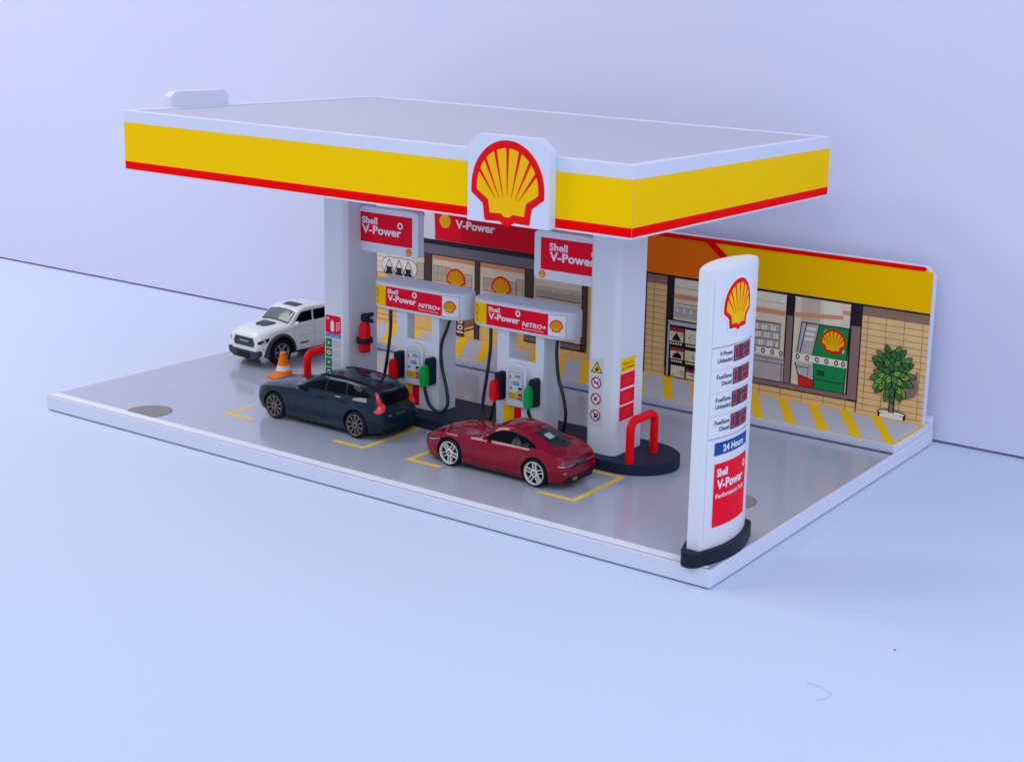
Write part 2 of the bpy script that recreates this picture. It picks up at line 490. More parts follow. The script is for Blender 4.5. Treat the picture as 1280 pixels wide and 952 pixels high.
# middle sign over the entrance
d.poly([(-31.2, 6.8), (-21.9, 6.8), (-21.9, 8.83), (-31.3, 8.83)], "red_deep", 2)
R(-31.22, 6.8, -29.2, 8.83, "red_sign", 3)
d.emblem(-30.45, 7.98, .78, 4, red="yellow")
d.text("Shell", -29.55, 8.36, 0.50, "print_white", 4, bold=0.02)
d.text("V-Power", -29.68, 7.66, 0.66, "print_white", 4, bold=0.036, width=2.9)
# awning over the entrance
d.poly([(-32.42, 6.78), (-21.9, 6.78), (-21.9, 5.9), (-32.35, 5.9)], "awning_grey", 5)
d.poly([(-32.42, 6.78), (-21.9, 6.80), (-21.9, 6.50), (-32.3, 6.50)], "awning_dark", 6)
R(-32.4, 5.86, -21.9, 5.91, "ink", 6)
# entrance glazing (left part)
R(-33.0, 2.05, -20.3, 5.9, "inner_cream", 3)
d.poly([(-31.4, 5.9), (-24.0, 5.9), (-24.0, 5.55), (-31.4, 5.62)], "peach", 4)
R(-33.0, 5.6, -32.0, 5.9, "peach", 4)
R(-37.88, 4.3, -32.9, 5.9, "inner_pale", 2)
R(-28.2, 1.25, -20.3, 2.05, "tile_warm", 3)
R(-37.88, 2.10, -33.0, 2.55, "wood_print", 3)
R(-33.0, 1.25, -28.2, 2.05, "tile_warm", 3)
# sketched shelves and pictures behind the glass
for x0, x1, z0, z1 in ((-32.6, -32.02, 4.2, 5.25), (-31.3, -30.0, 4.3, 5.25), (-28.95, -28.4, 4.2, 5.0), (-27.6, -25.2, 4.2, 5.0), (-25.2, -24.7, 3.9, 5.2)):
    R(x0, z0, x1, z1, "inner_shade", 4); d.frame(x0, z0, x1, z1, .03, "sketch", 5)
    n = int((x1 - x0) / .3)
    for i in range(1, n): d.line((x0 + (x1 - x0) * i / n, z0), (x0 + (x1 - x0) * i / n, z1), .02, "sketch", 5)
    d.line((x0, (z0 + z1) / 2), (x1, (z0 + z1) / 2), .02, "sketch", 6)
for zz in (4.75, 3.95, 3.3):
    R(-23.85, zz - .35, -20.75, zz + .3, "inner_shade", 4)
    R(-23.85, zz - .40, -20.75, zz - .35, "sketch", 5)
    for i in range(17):
        x = -23.75 + i * .18
        d.frame(x, zz - .35, x + .14, zz - .05 + .2 * random.random(), .025, "sketch", 5)
for u, v in ((-29.6, 4.62), (-26.25, 4.60)):
    d.emblem(u, v, 1.22, 6, tilt=-0.02, red="emblem_red", yel="gold_print", wide=1.06)
R(-31.2, 2.5, -28.3, 3.6, "wood_print", 4); R(-27.5, 2.6, -24.8, 3.5, "counter_grey", 4)
R(-31.2, 3.55, -24.8, 3.65, "frame_brown", 5)
# brown display counter with pale discs
d.poly([(-29.55, 1.30), (-27.75, 1.95), (-27.75, 2.85), (-29.55, 2.55)], "wood_print", 4)
d.line((-29.1, 1.62), (-27.75, 2.1), .1, "tile", 5); d.line((-29.1, 1.5), (-27.75, 1.98), .07, "frame_brown", 5)
R(-29.6, 1.2, -28.95, 2.75, "frame_brown", 5)
for zz in (1.75, 2.15, 2.5): d.ring(-29.25, zz, .10, .2, "strip_cream", 6, asp=.8)
R(-29.5, 1.42, -29.0, 1.52, "strip_cream", 6)
# oval wall print with three peaks
def rrect(x0, z0, x1, z1, r, n=6):
    p = []
    for cx, cz, a in ((x1 - r, z0 + r, -PI / 2), (x1 - r, z1 - r, 0), (x0 + r, z1 - r, PI / 2), (x0 + r, z0 + r, PI)):
        p += [(cx + r * math.cos(a + PI / 2 * i / n), cz + r * math.sin(a + PI / 2 * i / n)) for i in range(n + 1)]
    return p
d.poly(rrect(-35.35, 4.18, -32.55, 5.32, .55), "sketch", 4)
d.poly(rrect(-35.31, 4.22, -32.59, 5.28, .52), "strip_cream", 5)
for cx in (-34.75, -33.98, -33.25):
    d.path([(cx - .42, 4.28), (cx - .2, 4.8), (cx, 5.2), (cx + .2, 4.8), (cx + .42, 4.28)], .045, "ink", 6)
    R(cx - .2, 4.3, cx + .2, 4.72, "awning_dark", 7); R(cx - .28, 4.26, cx + .28, 4.42, "awning_dark", 8)
# entrance mullions
for x0, x1, z0 in ((-32.0, -31.42, 2.05), (-28.2, -27.82, 1.2), (-24.6, -23.95, 2.05), (-20.65, -20.25, 1.7)):
    R(x0, z0, x1, 5.88, "frame_brown", 7)
    R(x0, z0, x0 + .05, 5.88, "ink", 8); R(x1 - .05, z0, x1, 5.88, "ink", 8)
R(-24.6, 1.68, -20.3, 2.0, "frame_mauve", 6); R(-24.6, 1.62, -20.3, 1.70, "ink", 7); R(-24.6, 1.98, -20.3, 2.05, "ink", 7)
# main shop window (right part): two panes
R(-15.15, 1.70, -3.80, 6.70, "frame_dark", 5)
R(-14.68, 2.05, -8.0, 6.66, "inner_cream", 6)
R(-7.55, 2.05, -4.45, 6.66, "inner_cream", 6)
R(-14.68, 5.9, -8.0, 6.6, "inner_pale", 7); R(-5.9, 5.5, -4.95, 6.6, "inner_pale", 7)
R(-7.15, 4.6, -6.1, 6.66, "inner_shade", 7)
R(-8.0, 2.05, -7.55, 5.6, "frame_mauve", 6); R(-4.35, 1.8, -3.86, 5.6, "frame_mauve", 6)
R(-15.1, 1.76, -4.35, 2.0, "frame_mauve", 6)
R(-4.44, 2.05, -4.36, 6.6, "ink", 7); R(-8.02, 2.05, -7.94, 6.6, "ink", 7); R(-7.6, 2.05, -7.52, 6.6, "ink", 7)
R(-14.68, 5.55, -8.0, 5.80, "peach", 8)
d.poly([(-7.55, 5.83), (-4.82, 6.02), (-4.82, 5.82), (-7.55, 5.61)], "peach", 8)
R(-4.85, 6.1, -4.45, 6.3, "peach", 8)
R(-14.65, 6.15, -8.1, 6.2, "inner_shade", 8)
# row of jars at the left of the window
R(-14.6, 4.55, -11.6, 5.15, "counter_grey", 8)
for i in range(14):
    x = -14.5 + i * .21
    R(x, 4.82, x + .13, 5.05, "shelf_grey" if i % 2 else "inner_pale", 9); R(x, 4.58, x + .12, 4.72, "inner_shade", 9)
d.line((-14.6, 5.3), (-11.6, 5.3), .04, "sketch", 8)
for zz in (1.42,): R(-15.1, zz - .012, -3.85, zz + .012, "tile_line", 6)
for q in range(9): R(-14.2 + q * 1.22, 1.20, -14.176 + q * 1.22, 1.70, "tile_line", 7)
R(-3.87, 1.19, -3.82, 1.72, "ink", 7)
# poster rack
R(-15.1, 1.22, -11.2, 4.40, "ink", 9)
d.poly([(-15.02, 4.32), (-11.2, 4.32), (-11.2, 4.10), (-14.9, 4.10)], "machine_grey", 10)
R(-14.99, 1.24, -14.88, 4.12, "machine_grey", 10)
rng = random.Random(4)
for i, (u, v, w, h, red) in enumerate(((-14.86, 3.2, .86, .76, 1), (-13.9, 3.2, .76, .76, 0), (-13.0, 3.2, .76, .76, 1),
                                       (-14.76, 2.24, .80, .62, 1), (-13.86, 2.24, .70, .58, 0), (-13.0, 2.24, .7, .6, 0),
                                       (-14.7, 1.26, .86, .62, 0), (-13.74, 1.26, .66, .5, 1), (-12.9, 1.26, .7, .6, 0))):
    R(u, v, u + w, v + h, "poster_cream", 10)
    if red: R(u, v + h * .72, u + w, v + h, "poster_red", 11)
    for q in range(9):
        a = (u + .08 + rng.random() * (w - .2), v + .08 + rng.random() * h * .55)
        d.line(a, (a[0] + .05 + .1 * rng.random(), a[1] + .08 * rng.random()), .03, rng.choice(("ink", "poster_red", "sketch")), 11)
    for q in range(5): R(u + .06 + q * w * .18, v - .17, u + .06 + q * w * .18 + .09, v - .07, "strip_cream", 10)
d.poly([(-14.72, 3.26), (-14.12, 3.26), (-14.42, 3.72)], "ink", 12)
d.poly([(-14.66, 2.30), (-14.06, 2.30), (-14.1, 2.5), (-14.3, 2.64), (-14.5, 2.55)], "ink", 12)
# shelves and counter behind the first pane
d.poly([(-9.95, 3.7), (-8.28, 3.8), (-8.28, 5.12), (-9.95, 5.05)], "shelf_grey", 8)
for zz in (5.06, 4.62, 4.2, 3.78): d.line((-9.95, zz - .03), (-8.28, zz + .03), .05, "sketch", 10)
for i in range(9):
    for zz in (4.66, 4.25, 3.82):
        R(-9.85 + i * .17, zz, -9.73 + i * .17, zz + .28, "inner_pale" if (i + int(zz * 10)) % 3 else "counter_grey", 9)
d.frame(-9.98, 3.7, -8.26, 5.12, .04, "sketch", 10)
R(-13.2, 2.05, -7.98, 3.3, "counter_grey", 8)
for zz in (3.2, 2.98): d.line((-13.2, zz), (-7.98, zz), .05, "sketch", 9)
R(-9.0, 2.98, -8.96, 3.2, "sketch", 9); R(-8.12, 2.05, -8.06, 3.0, "sketch", 9)
# cash machine behind the second pane
d.poly([(-7.26, 3.79), (-7.07, 5.37), (-6.79, 5.37), (-7.11, 3.78)], "machine_grey", 8)
d.poly([(-7.08, 3.7), (-6.79, 5.36), (-6.08, 5.36), (-6.40, 3.7)], "shelf_grey", 8)
for q in range(5):
    f = q / 5.0
    d.poly([(-7.02 + f * .22, 3.9 + f * 1.4), (-6.5 + f * .25, 3.9 + f * 1.4), (-6.47 + f * .25, 4.06 + f * 1.4), (-7.0 + f * .22, 4.06 + f * 1.4)], "inner_pale" if q > 1 else "machine_grey", 9)
for a, b in (((-7.07, 5.37), (-7.27, 3.75)), ((-6.79, 5.37), (-7.1, 3.75)), ((-6.08, 5.37), (-6.38, 3.75)), ((-7.08, 5.38), (-4.42, 5.41))):
    d.line(a, b, .05, "ink", 11)
d.poly([(-7.33, 3.24), (-6.31, 3.24), (-6.25, 2.42), (-7.15, 2.62)], "machine_grey", 8)
d.path([(-7.33, 3.24), (-7.15, 2.62), (-6.25, 2.42)], .05, "ink", 9); R(-7.2, 3.02, -6.6, 3.06, "ink", 9); R(-6.6, 2.5, -6.56, 3.2, "sketch", 9)
d.poly([(-7.15, 2.60), (-6.25, 2.42), (-6.22, 2.05), (-7.1, 2.05)], "machine_red", 8)
d.poly([(-6.40, 3.75), (-6.06, 5.38), (-4.42, 5.38), (-4.52, 2.05), (-6.24, 2.05), (-6.3, 3.3)], "machine_green", 9)
d.path([(-4.44, 5.38), (-4.54, 2.05)], .06, "ink", 10); d.line((-6.3, 3.7), (-6.22, 2.05), .05, "ink", 10)
d.line((-6.2, 2.52), (-4.55, 2.52), .04, "ink", 10)
R(-6.09, 2.74, -5.66, 3.02, "machine_green_dark", 10)
d.poly([(-5.85, 5.0), (-5.7, 5.22), (-5.72, 4.9)], "strip_cream", 10)
d.poly([(-4.72, 4.3), (-4.6, 4.2), (-4.75, 4.05)], "strip_cream", 10)
d.emblem(-5.28, 4.66, 1.22, 11, wide=1.08)
# cream strip with brown rings
R(-9.98, 3.36, -8.03, 3.73, "strip_cream", 11); R(-7.5, 3.36, -4.46, 3.73, "strip_cream", 11)
for x in (-9.72, -9.2, -8.66, -8.16, -7.2, -6.66, -6.12, -5.58, -5.04, -4.66): d.ring(x, 3.55, .055, .115, "ring_brown", 12, n=16, asp=1.25)
# plant in a white pot
d.poly([(-2.62, 1.22), (-1.18, 1.22), (-1.15, 1.52), (-2.66, 1.52)], "ink", 6)
d.disc(-1.9, 1.5, .77, "ink", 7, ry=.15); d.disc(-1.9, 1.49, .70, "strip_cream", 8, ry=.10)
R(-2.52, 1.20, -1.28, 1.40, "strip_cream", 9)
R(-2.08, 1.5, -1.78, 2.5, "ink", 9); R(-2.02, 1.5, -1.84, 2.5, "frame_mauve", 10)
d.poly([(-1.5, 2.2), (-0.75, 2.5), (-0.62, 2.9), (-0.72, 3.9), (-1.3, 2.6)], "tile_shade", 5)
def leaf(x, z, ang, L, w, m, k):
    c, s = math.cos(ang), math.sin(ang)
    prof = [(0, 0), (.22, .42), (.5, .5), (.78, .33), (1, 0), (.78, -.33), (.5, -.5), (.22, -.42)]
    T = lambda g: [(x + c * (a * L - g * .6 + a * g * 1.2) - s * b * (w + g), z + s * (a * L - g * .6 + a * g * 1.2) + c * b * (w + g)) for a, b in prof]
    d.poly(T(.09), "ink", k); d.poly(T(0), m, k + .1)
    d.line((x + c * L * .1, z + s * L * .1), (x + c * L * .85, z + s * L * .85), .02, "machine_green_dark", k + .2)
rng = random.Random(11)
k = 11
for ring_, (n, rr) in enumerate(((17, .84), (15, .60), (11, .36), (7, .12))):
    for i in range(n):
        a = 2 * PI * i / n + ring_ * .3 + rng.uniform(-.12, .12)
        x = -2.0 + rr * .74 * math.cos(a); z = 3.5 + rr * 1.08 * math.sin(a)
        leaf(x, z, a + rng.uniform(-.35, .35), .60 - ring_ * .06, .27, rng.choice(("leaf_a", "leaf_b", "leaf_c") if math.sin(a) < .2 else ("leaf_a", "leaf_a", "leaf_b")), k)
        k += .3
rel(d.build("shop_front_print"), t)

# ================================================================= PUMP ISLAND
IZ = 1.27
def island_outline(x0, x1, rx, yc, ry, n=18):
    p = [(x1 + rx * math.cos(a), yc + ry * math.sin(a)) for a in [(-PI / 2 + PI * i / n) for i in range(n + 1)]]
    p += [(x0 + rx * math.cos(a), yc + ry * math.sin(a)) for a in [(PI / 2 + PI * i / n) for i in range(n + 1)]]
    return p
mb = MB(); mb.extrude(island_outline(-27.1, -9.1, 2.2, 9.15, 1.9), lambda u, v, h: (u, v, h), BT + .008, IZ, "island_black")
o = mb.build("pump_island", bevel=0.05); tag(o, "long black kerb island with rounded ends carrying the pumps and columns", "island")

# ================================================================= COLUMNS
def column(x0, x1, label):
    t = thing("canopy_column", label, "column", ((x0 + x1) / 2, 9.15, IZ), group="white columns holding up the canopy")
    y0, y1, c = 7.905, 10.35, 0.20
    out = [(x0 + c, y0), (x1 - c, y0), (x1, y0 + c), (x1, y1 - c), (x1 - c, y1), (x0 + c, y1), (x0, y1 - c), (x0, y0 + c)]
    mb = MB(); mb.extrude(out, lambda u, v, h: (u, v, h), IZ, 12.33, "plastic_white")
    rel(mb.build("shaft", bevel=0.05), t)
    return t
tL = column(-26.87, -25.25, "white canopy column with the fire extinguisher and green safety notice")
tR = column(-10.95, -9.36, "white canopy column with warning circles and red notices")
# notice on the first column
d = Decal(plane_front(7.905))
d.poly(rrect(-26.64, 4.34, -25.6, 5.26, .12), "red_sign"); 
d.rect(-26.64, 4.14, -25.6, 4.33, "blue_light"); d.rect(-26.64, 2.0, -25.6, 4.13, "print_pale")
d.poly(rrect(-26.28, 4.45, -26.06, 4.95, .08), "print_white", 1); d.rect(-26.2, 4.95, -26.12, 5.03, "print_white", 1)
d.text("FIRE", -26.58, 5.05, .13, "print_white", 1, bold=.02)
for q in range(4): d.path([(-25.92, 4.48 + q * .12), (-25.84, 4.56 + q * .12), (-25.74, 4.56 + q * .12), (-25.68, 4.64 + q * .12)], .035, "print_white", 1)
d.text("in case of fire", -26.55, 4.19, .1, "print_white", 1, width=.85)
for q in range(4):
    z = 3.62 - q * .50
    d.rect(-26.62, z, -26.2, z + .44, "green_sign", 1)
    if q % 2 == 0: d.poly([(-26.52, z + .12), (-26.3, z + .22), (-26.5, z + .34), (-26.42, z + .22)], "print_white", 2)
    else: d.ring(-26.41, z + .22, .06, .12, "print_white", 2, n=14)
    for w in range(3): d.rect(-26.08, z + .08 + w * .12, -25.72 + .06 * ((q + w) % 3) - .06, z + .11 + w * .12, "rule_grey", 1)
rel(d.build("safety_notice"), tL)
# notices on the second column
d = Decal(plane_front(7.905))
d.rect(-10.76, 2.5, -10.02, 5.62, "print_pale")
cx = -10.39
d.poly([(cx - .30, 4.98), (cx + .30, 4.98), (cx, 5.50)], "ink", 1); d.poly([(cx - .23, 5.02), (cx + .23, 5.02), (cx, 5.42)], "yellow", 2)
d.poly([(cx - .08, 5.06), (cx + .08, 5.06), (cx + .10, 5.14), (cx + .02, 5.28), (cx - .02, 5.18), (cx - .09, 5.16)], "ink", 3)
for q, z in enumerate((4.52, 3.78, 3.02)):
    d.disc(cx, z, .27, "print_white", 1); d.ring(cx, z, .205, .27, "poster_red", 3)
    if q == 0: d.rect(cx - .14, z - .04, cx + .1, z + .03, "ink", 2); d.path([(cx + .1, z), (cx + .14, z + .08), (cx + .10, z + .13)], .03, "ink", 2)
    if q == 1: d.poly([(cx - .12, z - .12), (cx + .02, z - .02), (cx + .13, z + .13), (cx - .03, z + .05)], "ink", 2); d.disc(cx - .05, z - .03, .06, "ink", 2)
    if q == 2: d.rect(cx - .09, z - .13, cx + .03, z + .1, "ink", 2); d.rect(cx + .06, z - .06, cx + .13, z + .12, "ink", 2)
    d.line((cx - .16, z + .16), (cx + .16, z - .16), .05, "poster_red", 3)
rel(d.build("warning_notice"), tR)
d = Decal(plane_right(-9.36))
d.rect(8.24, 5.04, 9.46, 5.66, "yellow")
d.text("Maximum unit", 8.85, 5.38, .16, "ink", 1, align='c', width=.85); d.text("Spray Prohibited", 8.85, 5.17, .16, "ink", 1, align='c', width=.95)
for z in (4.32, 3.56, 2.82):
    d.rect(8.24, z, 9.46, z + .66, "red_sign")
    for w, L in enumerate((.5, .8, .66)): d.rect(8.85 - L / 2, z + .42 - w * .13, 8.85 + L / 2, z + .45 - w * .13, "led_red", 1)
rel(d.build("red_notice"), tR)

# ================================================================= CANOPY
t = thing("fuel_canopy", "broad flat canopy roof with white, yellow and red edge bands", "canopy", (-19.3, 10.5, 12.33))
x0, x1, y0, y1, z0, z1 = -33.56, -5.01, 1.72, 19.41, 12.34, 15.17
mb = MB()
def band(mb, za, zb, m, th=.35, e=0.0):
    a = (x0 - e, y0 - e); b = (x1 + e, y1 + e)
    mb.box(a[0], b[0], a[1], a[1] + th, za, zb, m); mb.box(a[0], b[0], b[1] - th, b[1], za, zb, m)
    mb.box(a[0], a[0] + th, a[1] + th, b[1] - th, za, zb, m); mb.box(b[0] - th, b[0], a[1] + th, b[1] - th, za, zb, m)
band(mb, z0 + .06, z1, "board"); rel(mb.build("edge_board", bevel=0.03), t)
mb = MB(); mb.box(x0 + .005, x1 - .005, y0 + .005, y1 - .005, z0 - .02, z0 + .055, "board"); rel(mb.build("underside_panel"), t)
mb = MB(); mb.box(x0 + .352, x1 - .352, y0 + .352, y1 - .352, z1 - .30, z1 - .06, "canopy_grey"); rel(mb.build("roof_panel"), t)
for nm, fn, a, b in (("front", plane_front(y0), x0, x1), ("right", plane_right(x1), y0, y1), ("left", plane_left(x0), -y1, -y0)):
    d = Decal(fn)
    d.rect(a + .004, 12.77, b - .004, 14.61, "yellow"); d.rect(a + .004, 12.41, b - .004, 12.77, "red")
    rel(d.build("stripe_print"), t)

def sign_board(label, loc, rotz, w=2.0, c=.52, ch=.45):
    t = thing("emblem_sign", label, "sign", loc, rotz, group="scallop emblem boards on the canopy edge")
    h = 3.5
    out = [(-w, 0), (w, 0), (w, h - ch), (w - c, h), (-w + c, h), (-w, h - ch)]
    mb = MB(); mb.extrude(out, lambda u, v, hh: (u, -hh, v), 0.008, .45, "board")
    mb.build("board", t, bevel=0.03)
    d = Decal(lambda u, v, hh: (u, -.45 - hh, v))
    d.emblem(-.02, 1.72, 3.24, 0, wide=1.02)
    d.build("emblem", t)
    return t
sign_board("white board with a large red and yellow scallop on the canopy's long front edge", (-10.53, y0 - .012, 12.33), 0)
sign_board("white board seen from behind above the canopy's far short edge", (x0 - .012, 6.45, 12.42), -PI / 2, 1.86, .30, .24)

# ================================================================= HANGING SIGNS
def hanging_sign(x0, x1, label, emb):
    t = thing("hanging_sign", label, "sign", ((x0 + x1) / 2, 9.15, 8.55), group="red and white signs hung between the columns")
    y0, y1 = 8.93, 9.36
    mb = MB(); mb.extrude(rrect(x0, 8.55, x1, 10.78, .22), lambda u, v, h: (u, y0 - h, v), -(y1 - y0), 0, "plastic_white")
    rel(mb.build("panel", bevel=0.04), t)
    d = Decal(plane_front(y0))
    if emb == 'r': a, b = x0 + .02, x1 - .36
    else: a, b = x0 + .36, x1 - .02
    d.rect(a, 9.02, b, 10.5, "red_sign")
    tx = a + .10 if emb == 'r' else a + .48
    d.text("Shell", tx, 9.95, .46, "print_white", 1, bold=.03, width=1.0)
    d.text("V-Power", tx + .02, 9.48, .55, "print_white", 1, bold=.036, space=1.04, width=2.5)
    d.ring(tx + 2.45, 10.02, .09, .17, "print_white", 1)
    d.emblem(b - .22 if emb == 'r' else a + .1, 8.80, .34, 1)
    rel(d.build("sign_print"), t)
hanging_sign(-25.24, -21.55, "small red and white sign attached to the column with the fire extinguisher", 'r')
hanging_sign(-14.66, -10.96, "small red and white sign attached to the column with the warning circles", 'l')

# ================================================================= FUEL PUMPS
def catmull(pts, n=8):
    P = [Vector(p) for p in pts]; P = [P[0] * 2 - P[1]] + P + [P[-1] * 2 - P[-2]]
    out = []
    for i in range(1, len(P) - 2):
        for k in range(n):
            t = k / n; a, b, c, e = P[i - 1], P[i], P[i + 1], P[i + 2]
            out.append(0.5 * ((2 * b) + (c - a) * t + (2 * a - 5 * b + 4 * c - e) * t * t + (3 * b - a - 3 * c + e) * t ** 3))
    out.append(P[-2]); return out

def pump(cx, label, hose_l, hose_r):
    t = thing("fuel_pump", label, "fuel pump", (cx, 9.15, IZ), group="white fuel pumps on the island")
    # local: x across, y = depth (front is -), z up from the island top
    yf, yb = -.65, .62
    mb = MB()
    fr = [(-1.33, 0), (1.33, 0), (1.33, 4.8), (.86, 4.8), (.86, 3.42), (-.66, 3.42), (-.66, 4.8), (-1.33, 4.8)]
    md = [(x, 3.0 if z == 3.42 else z) for x, z in fr]
    bk = [(x, 3.0 if abs(x) < 1 and z > 3 else z) for x, z in fr]
    bk = [(-1.33, 0), (1.33, 0), (1.33, 4.8), (1.30, 4.8), (1.30, 2.6), (-1.30, 2.6), (-1.30, 4.8), (-1.33, 4.8)]
    mb.rings([[(x, yf, z) for x, z in fr], [(x, yf + .55, z) for x, z in md], [(x, yb, z) for x, z in bk]], "plastic_white", smooth=False)
    mb.build("body", t, bevel=.045)
    # header: flat front, elliptical ends
    a, b, f = 1.10, .90, 1.80
    n = 14
    def outl(g):
        p = [(f + (a - g) * math.sin(s), -(b - g) * math.cos(s)) for s in [PI * i / n for i in range(n + 1)]]
        p += [(-f - (a - g) * math.sin(s), (b - g) * math.cos(s)) for s in [PI * i / n for i in range(n + 1)]]
        return p
    hz0, hz1 = 4.72, 6.03
    mb = MB()
    rings = []
    for z, g in ((hz0, .05), (hz0 + .03, .015), (hz0 + .08, 0), (hz1 - .12, 0), (hz1 - .05, .03), (hz1, .10)):
        rings.append([(x - .10, y, z) for x, y in outl(g)])
    mb.rings(rings, "plastic_white", True)
    mb.build("header", t, sharp=0.5)
    def wrap(u, v, h):
        if abs(u) <= f: return (u - .10, -b - h, v)
        s = (abs(u) - f) / 1.02; sg = 1 if u > 0 else -1
        return (sg * (f + (a + h) * math.sin(s)) - .10, -(b + h) * math.cos(s), v)
    d = Decal(wrap, step=.08)
    va, vb = hz0 + .16, hz1 - .16
    d.rect(-2.7, va, -1.72, vb, "yellow"); d.rect(-1.72, va, 1.80, vb, "red_sign"); d.rect(1.80, va, 2.62, vb, "print_white")
    d.rect(1.80, vb, 2.66, vb + .02, "rule_grey", 1); d.rect(2.62, va, 2.64, vb, "rule_grey", 1); d.rect(1.80, va - .02, 2.66, va, "rule_grey", 1)
    d.ring(-2.35, va + .60, .10, .17, "orange_print", 1, asp=1.5); d.rect(-2.36, va + .1, -2.22, va + .2, "wood_print", 1)
    d.text("Shell", -1.60, va + .66, .30, "print_white", 1, bold=.03, width=.66)
    d.text("V-Power", -1.58, va + .30, .40, "print_white", 1, bold=.038, space=1.04, width=1.78)
    d.ring(.10, vb - .22, .07, .14, "print_white", 1, asp=1.1)
    d.text("NiTRO+", .35, va + .24, .28, "print_white", 1, bold=.036, space=1.04, width=1.32, shear=.2)
    d.text("Premium Gasoline", .36, va + .09, .12, "print_white", 1, width=1.2)
    d.emblem(2.18, va + .5, .56, 1, yel="gold_print")
    d.build("header_print", t)
    # display panel
    def arch(x0, x1, z0, z1, r):
        p = [(x0 + .08, z0), (x1 - .08, z0), (x1, z0 + .08)]
        m = 10; c = (x0 + x1) / 2; hw = (x1 - x0) / 2
        p += [(c + hw * math.cos(PI * i / m), z1 - r + r * math.sin(PI * i / m)) for i in range(m + 1)]
        p += [(x0, z0 + .08)]
        return p
    mb = MB(); mb.extrude(arch(-.64, .50, 1.22, 3.30, .34), lambda u, v, h: (u, yf - h, v), 0.0, .20, "plastic_white")
    mb.extrude(arch(-.52, .38, 1.5, 3.16, .26), lambda u, v, h: (u, yf - h, v), .2, .225, "print_pale")
    pn = mb.build("display_panel", t, bevel=.03)
    d = Decal(lambda u, v, h: (u, yf - .226 - h, v))
    d.rect(-.46, 1.56, .32, 2.86, "print_pale")
    d.frame(-.46, 1.56, .32, 2.86, .02, "rule_grey", 1)
    d.rect(-.1, 2.6, .2, 2.74, "rule_grey", 1); d.rect(-.42, 2.5, -.34, 2.7, "led_red", 1); d.rect(-.32, 2.3, -.26, 2.36, "poster_red", 1)
    d.disc(-.04, 2.33, .19, "blue_light", 1, ry=.10); d.text("PAY", -.04, 2.30, .09, "print_white", 2, align='c')
    d.rect(-.40, 2.0, -.28, 2.14, "blue_light", 1); d.rect(-.15, 1.96, .02, 2.18, "strip_cream", 1)
    for q in range(3): d.rect(-.13, 1.99 + q * .06, 0, 2.01 + q * .06, "rule_grey", 2)
    d.rect(.08, 2.05, .28, 2.16, "ink", 1); d.rect(.08, 1.92, .14, 1.99, "ink", 1); d.rect(.2, 1.92, .27, 1.99, "rule_grey", 1)
    d.rect(-.44, 1.58, .30, 1.88, "gold_print", 1); d.rect(.10, 1.58, .30, 1.88, "poster_red", 2)
    for q in range(8): d.rect(-.42 + .06 * (q % 4) * 1.4, 1.62 + .12 * (q // 4), -.38 + .06 * (q % 4) * 1.4, 1.69 + .12 * (q // 4), "wood_print", 3)
    d.text("93", .2, 1.66, .14, "print_white", 3, align='c')
    d.build("display_print", pn)
    # coloured lower plate
    d = Decal(lambda u, v, h: (u, yf - h, v))
    d.rect(-.92, .12, -.30, 1.12, "yellow"); d.rect(-.30, .12, .12, 1.12, "red_sign")
    d.build("lower_plate", t)
    # nozzles: boot on a black holster, tilted outwards
    def nozzle(x, side, m, zb):
        h = MB()
        prof = [(-.08, zb + .1), (.36, zb), (.40, zb + .12), (.40, zb + 1.22), (.30, zb + 1.34), (-.02, zb + 1.30), (-.08, zb + 1.16)]
        # holster: block seen from the side
        h.extrude([(u, v) for u, v in [(-.17, zb), (.17, zb), (.2, zb + .1), (.2, zb + 1.2), (.12, zb + 1.33), (-.1, zb + 1.33), (-.17, zb + 1.2)]],
                  lambda u, v, hh: (x + side * .0 + u, yf - hh, v), 0.0, .42, "black_plastic")
        hb = h.build("nozzle_holster", t, bevel=.04)
        g = MB()
        g.extrude([(-.15, zb + .02), (.13, zb - .02), (.17, zb + .15), (.14, zb + .75), (.06, zb + 1.02), (-.10, zb + .98), (-.18, zb + .78), (-.2, zb + .2)],
                  lambda u, v, hh: (x - .06 + u, yf - hh, v), .40, .72, m)
        nb = g.build("nozzle", t, bevel=.06, seg=3)
        s = MB(); s.tube([(x - .06, yf - .55, zb + .05), (x - .07, yf - .55, zb - .25)], .07, "black_plastic", n=10)
        s.build("spout", nb)
        return (x - .07, yf - .55, zb - .2)
    e1 = nozzle(-.98, -1, "nozzle_red", 1.42)
    e2 = nozzle(.98, 1, "nozzle_green", 1.40)
    for pts in (hose_l, hose_r):
        e = e1 if pts is hose_l else e2
        mb = MB(); mb.tube(catmull(list(pts) + [e], 8), .085, "hose_black", n=10)
        mb.build("hose", t)
    return t
pump(-21.17, "white fuel pump beside the column with the fire extinguisher",
     [(-1.88, -.45, 4.9), (-1.86, -.5, 3.6), (-1.98, -.6, 2.2), (-2.10, -.7, 1.0), (-1.95, -.8, .25), (-1.45, -1.0, .3)],
     [(1.92, -.45, 4.9), (1.72, -.5, 4.3), (1.38, -.55, 3.3), (1.48, -.6, 2.3), (1.80, -.65, 1.3), (1.95, -.75, .5), (1.62, -.95, .14), (1.15, -1.1, .45)])
pump(-15.02, "white fuel pump standing against the column with the warning circles",
     [(-1.88, -.45, 4.9), (-1.86, -.5, 3.6), (-1.98, -.6, 2.2), (-2.10, -.7, 1.0), (-1.95, -.8, .25), (-1.45, -1.0, .3)],
     [(1.95, -.45, 4.9), (1.93, -.5, 4.0), (2.10, -.55, 2.9), (2.45, -.6, 2.0), (2.62, -.65, 1.1), (2.45, -.75, .35), (1.9, -.9, .12), (1.25, -1.1, .5)])

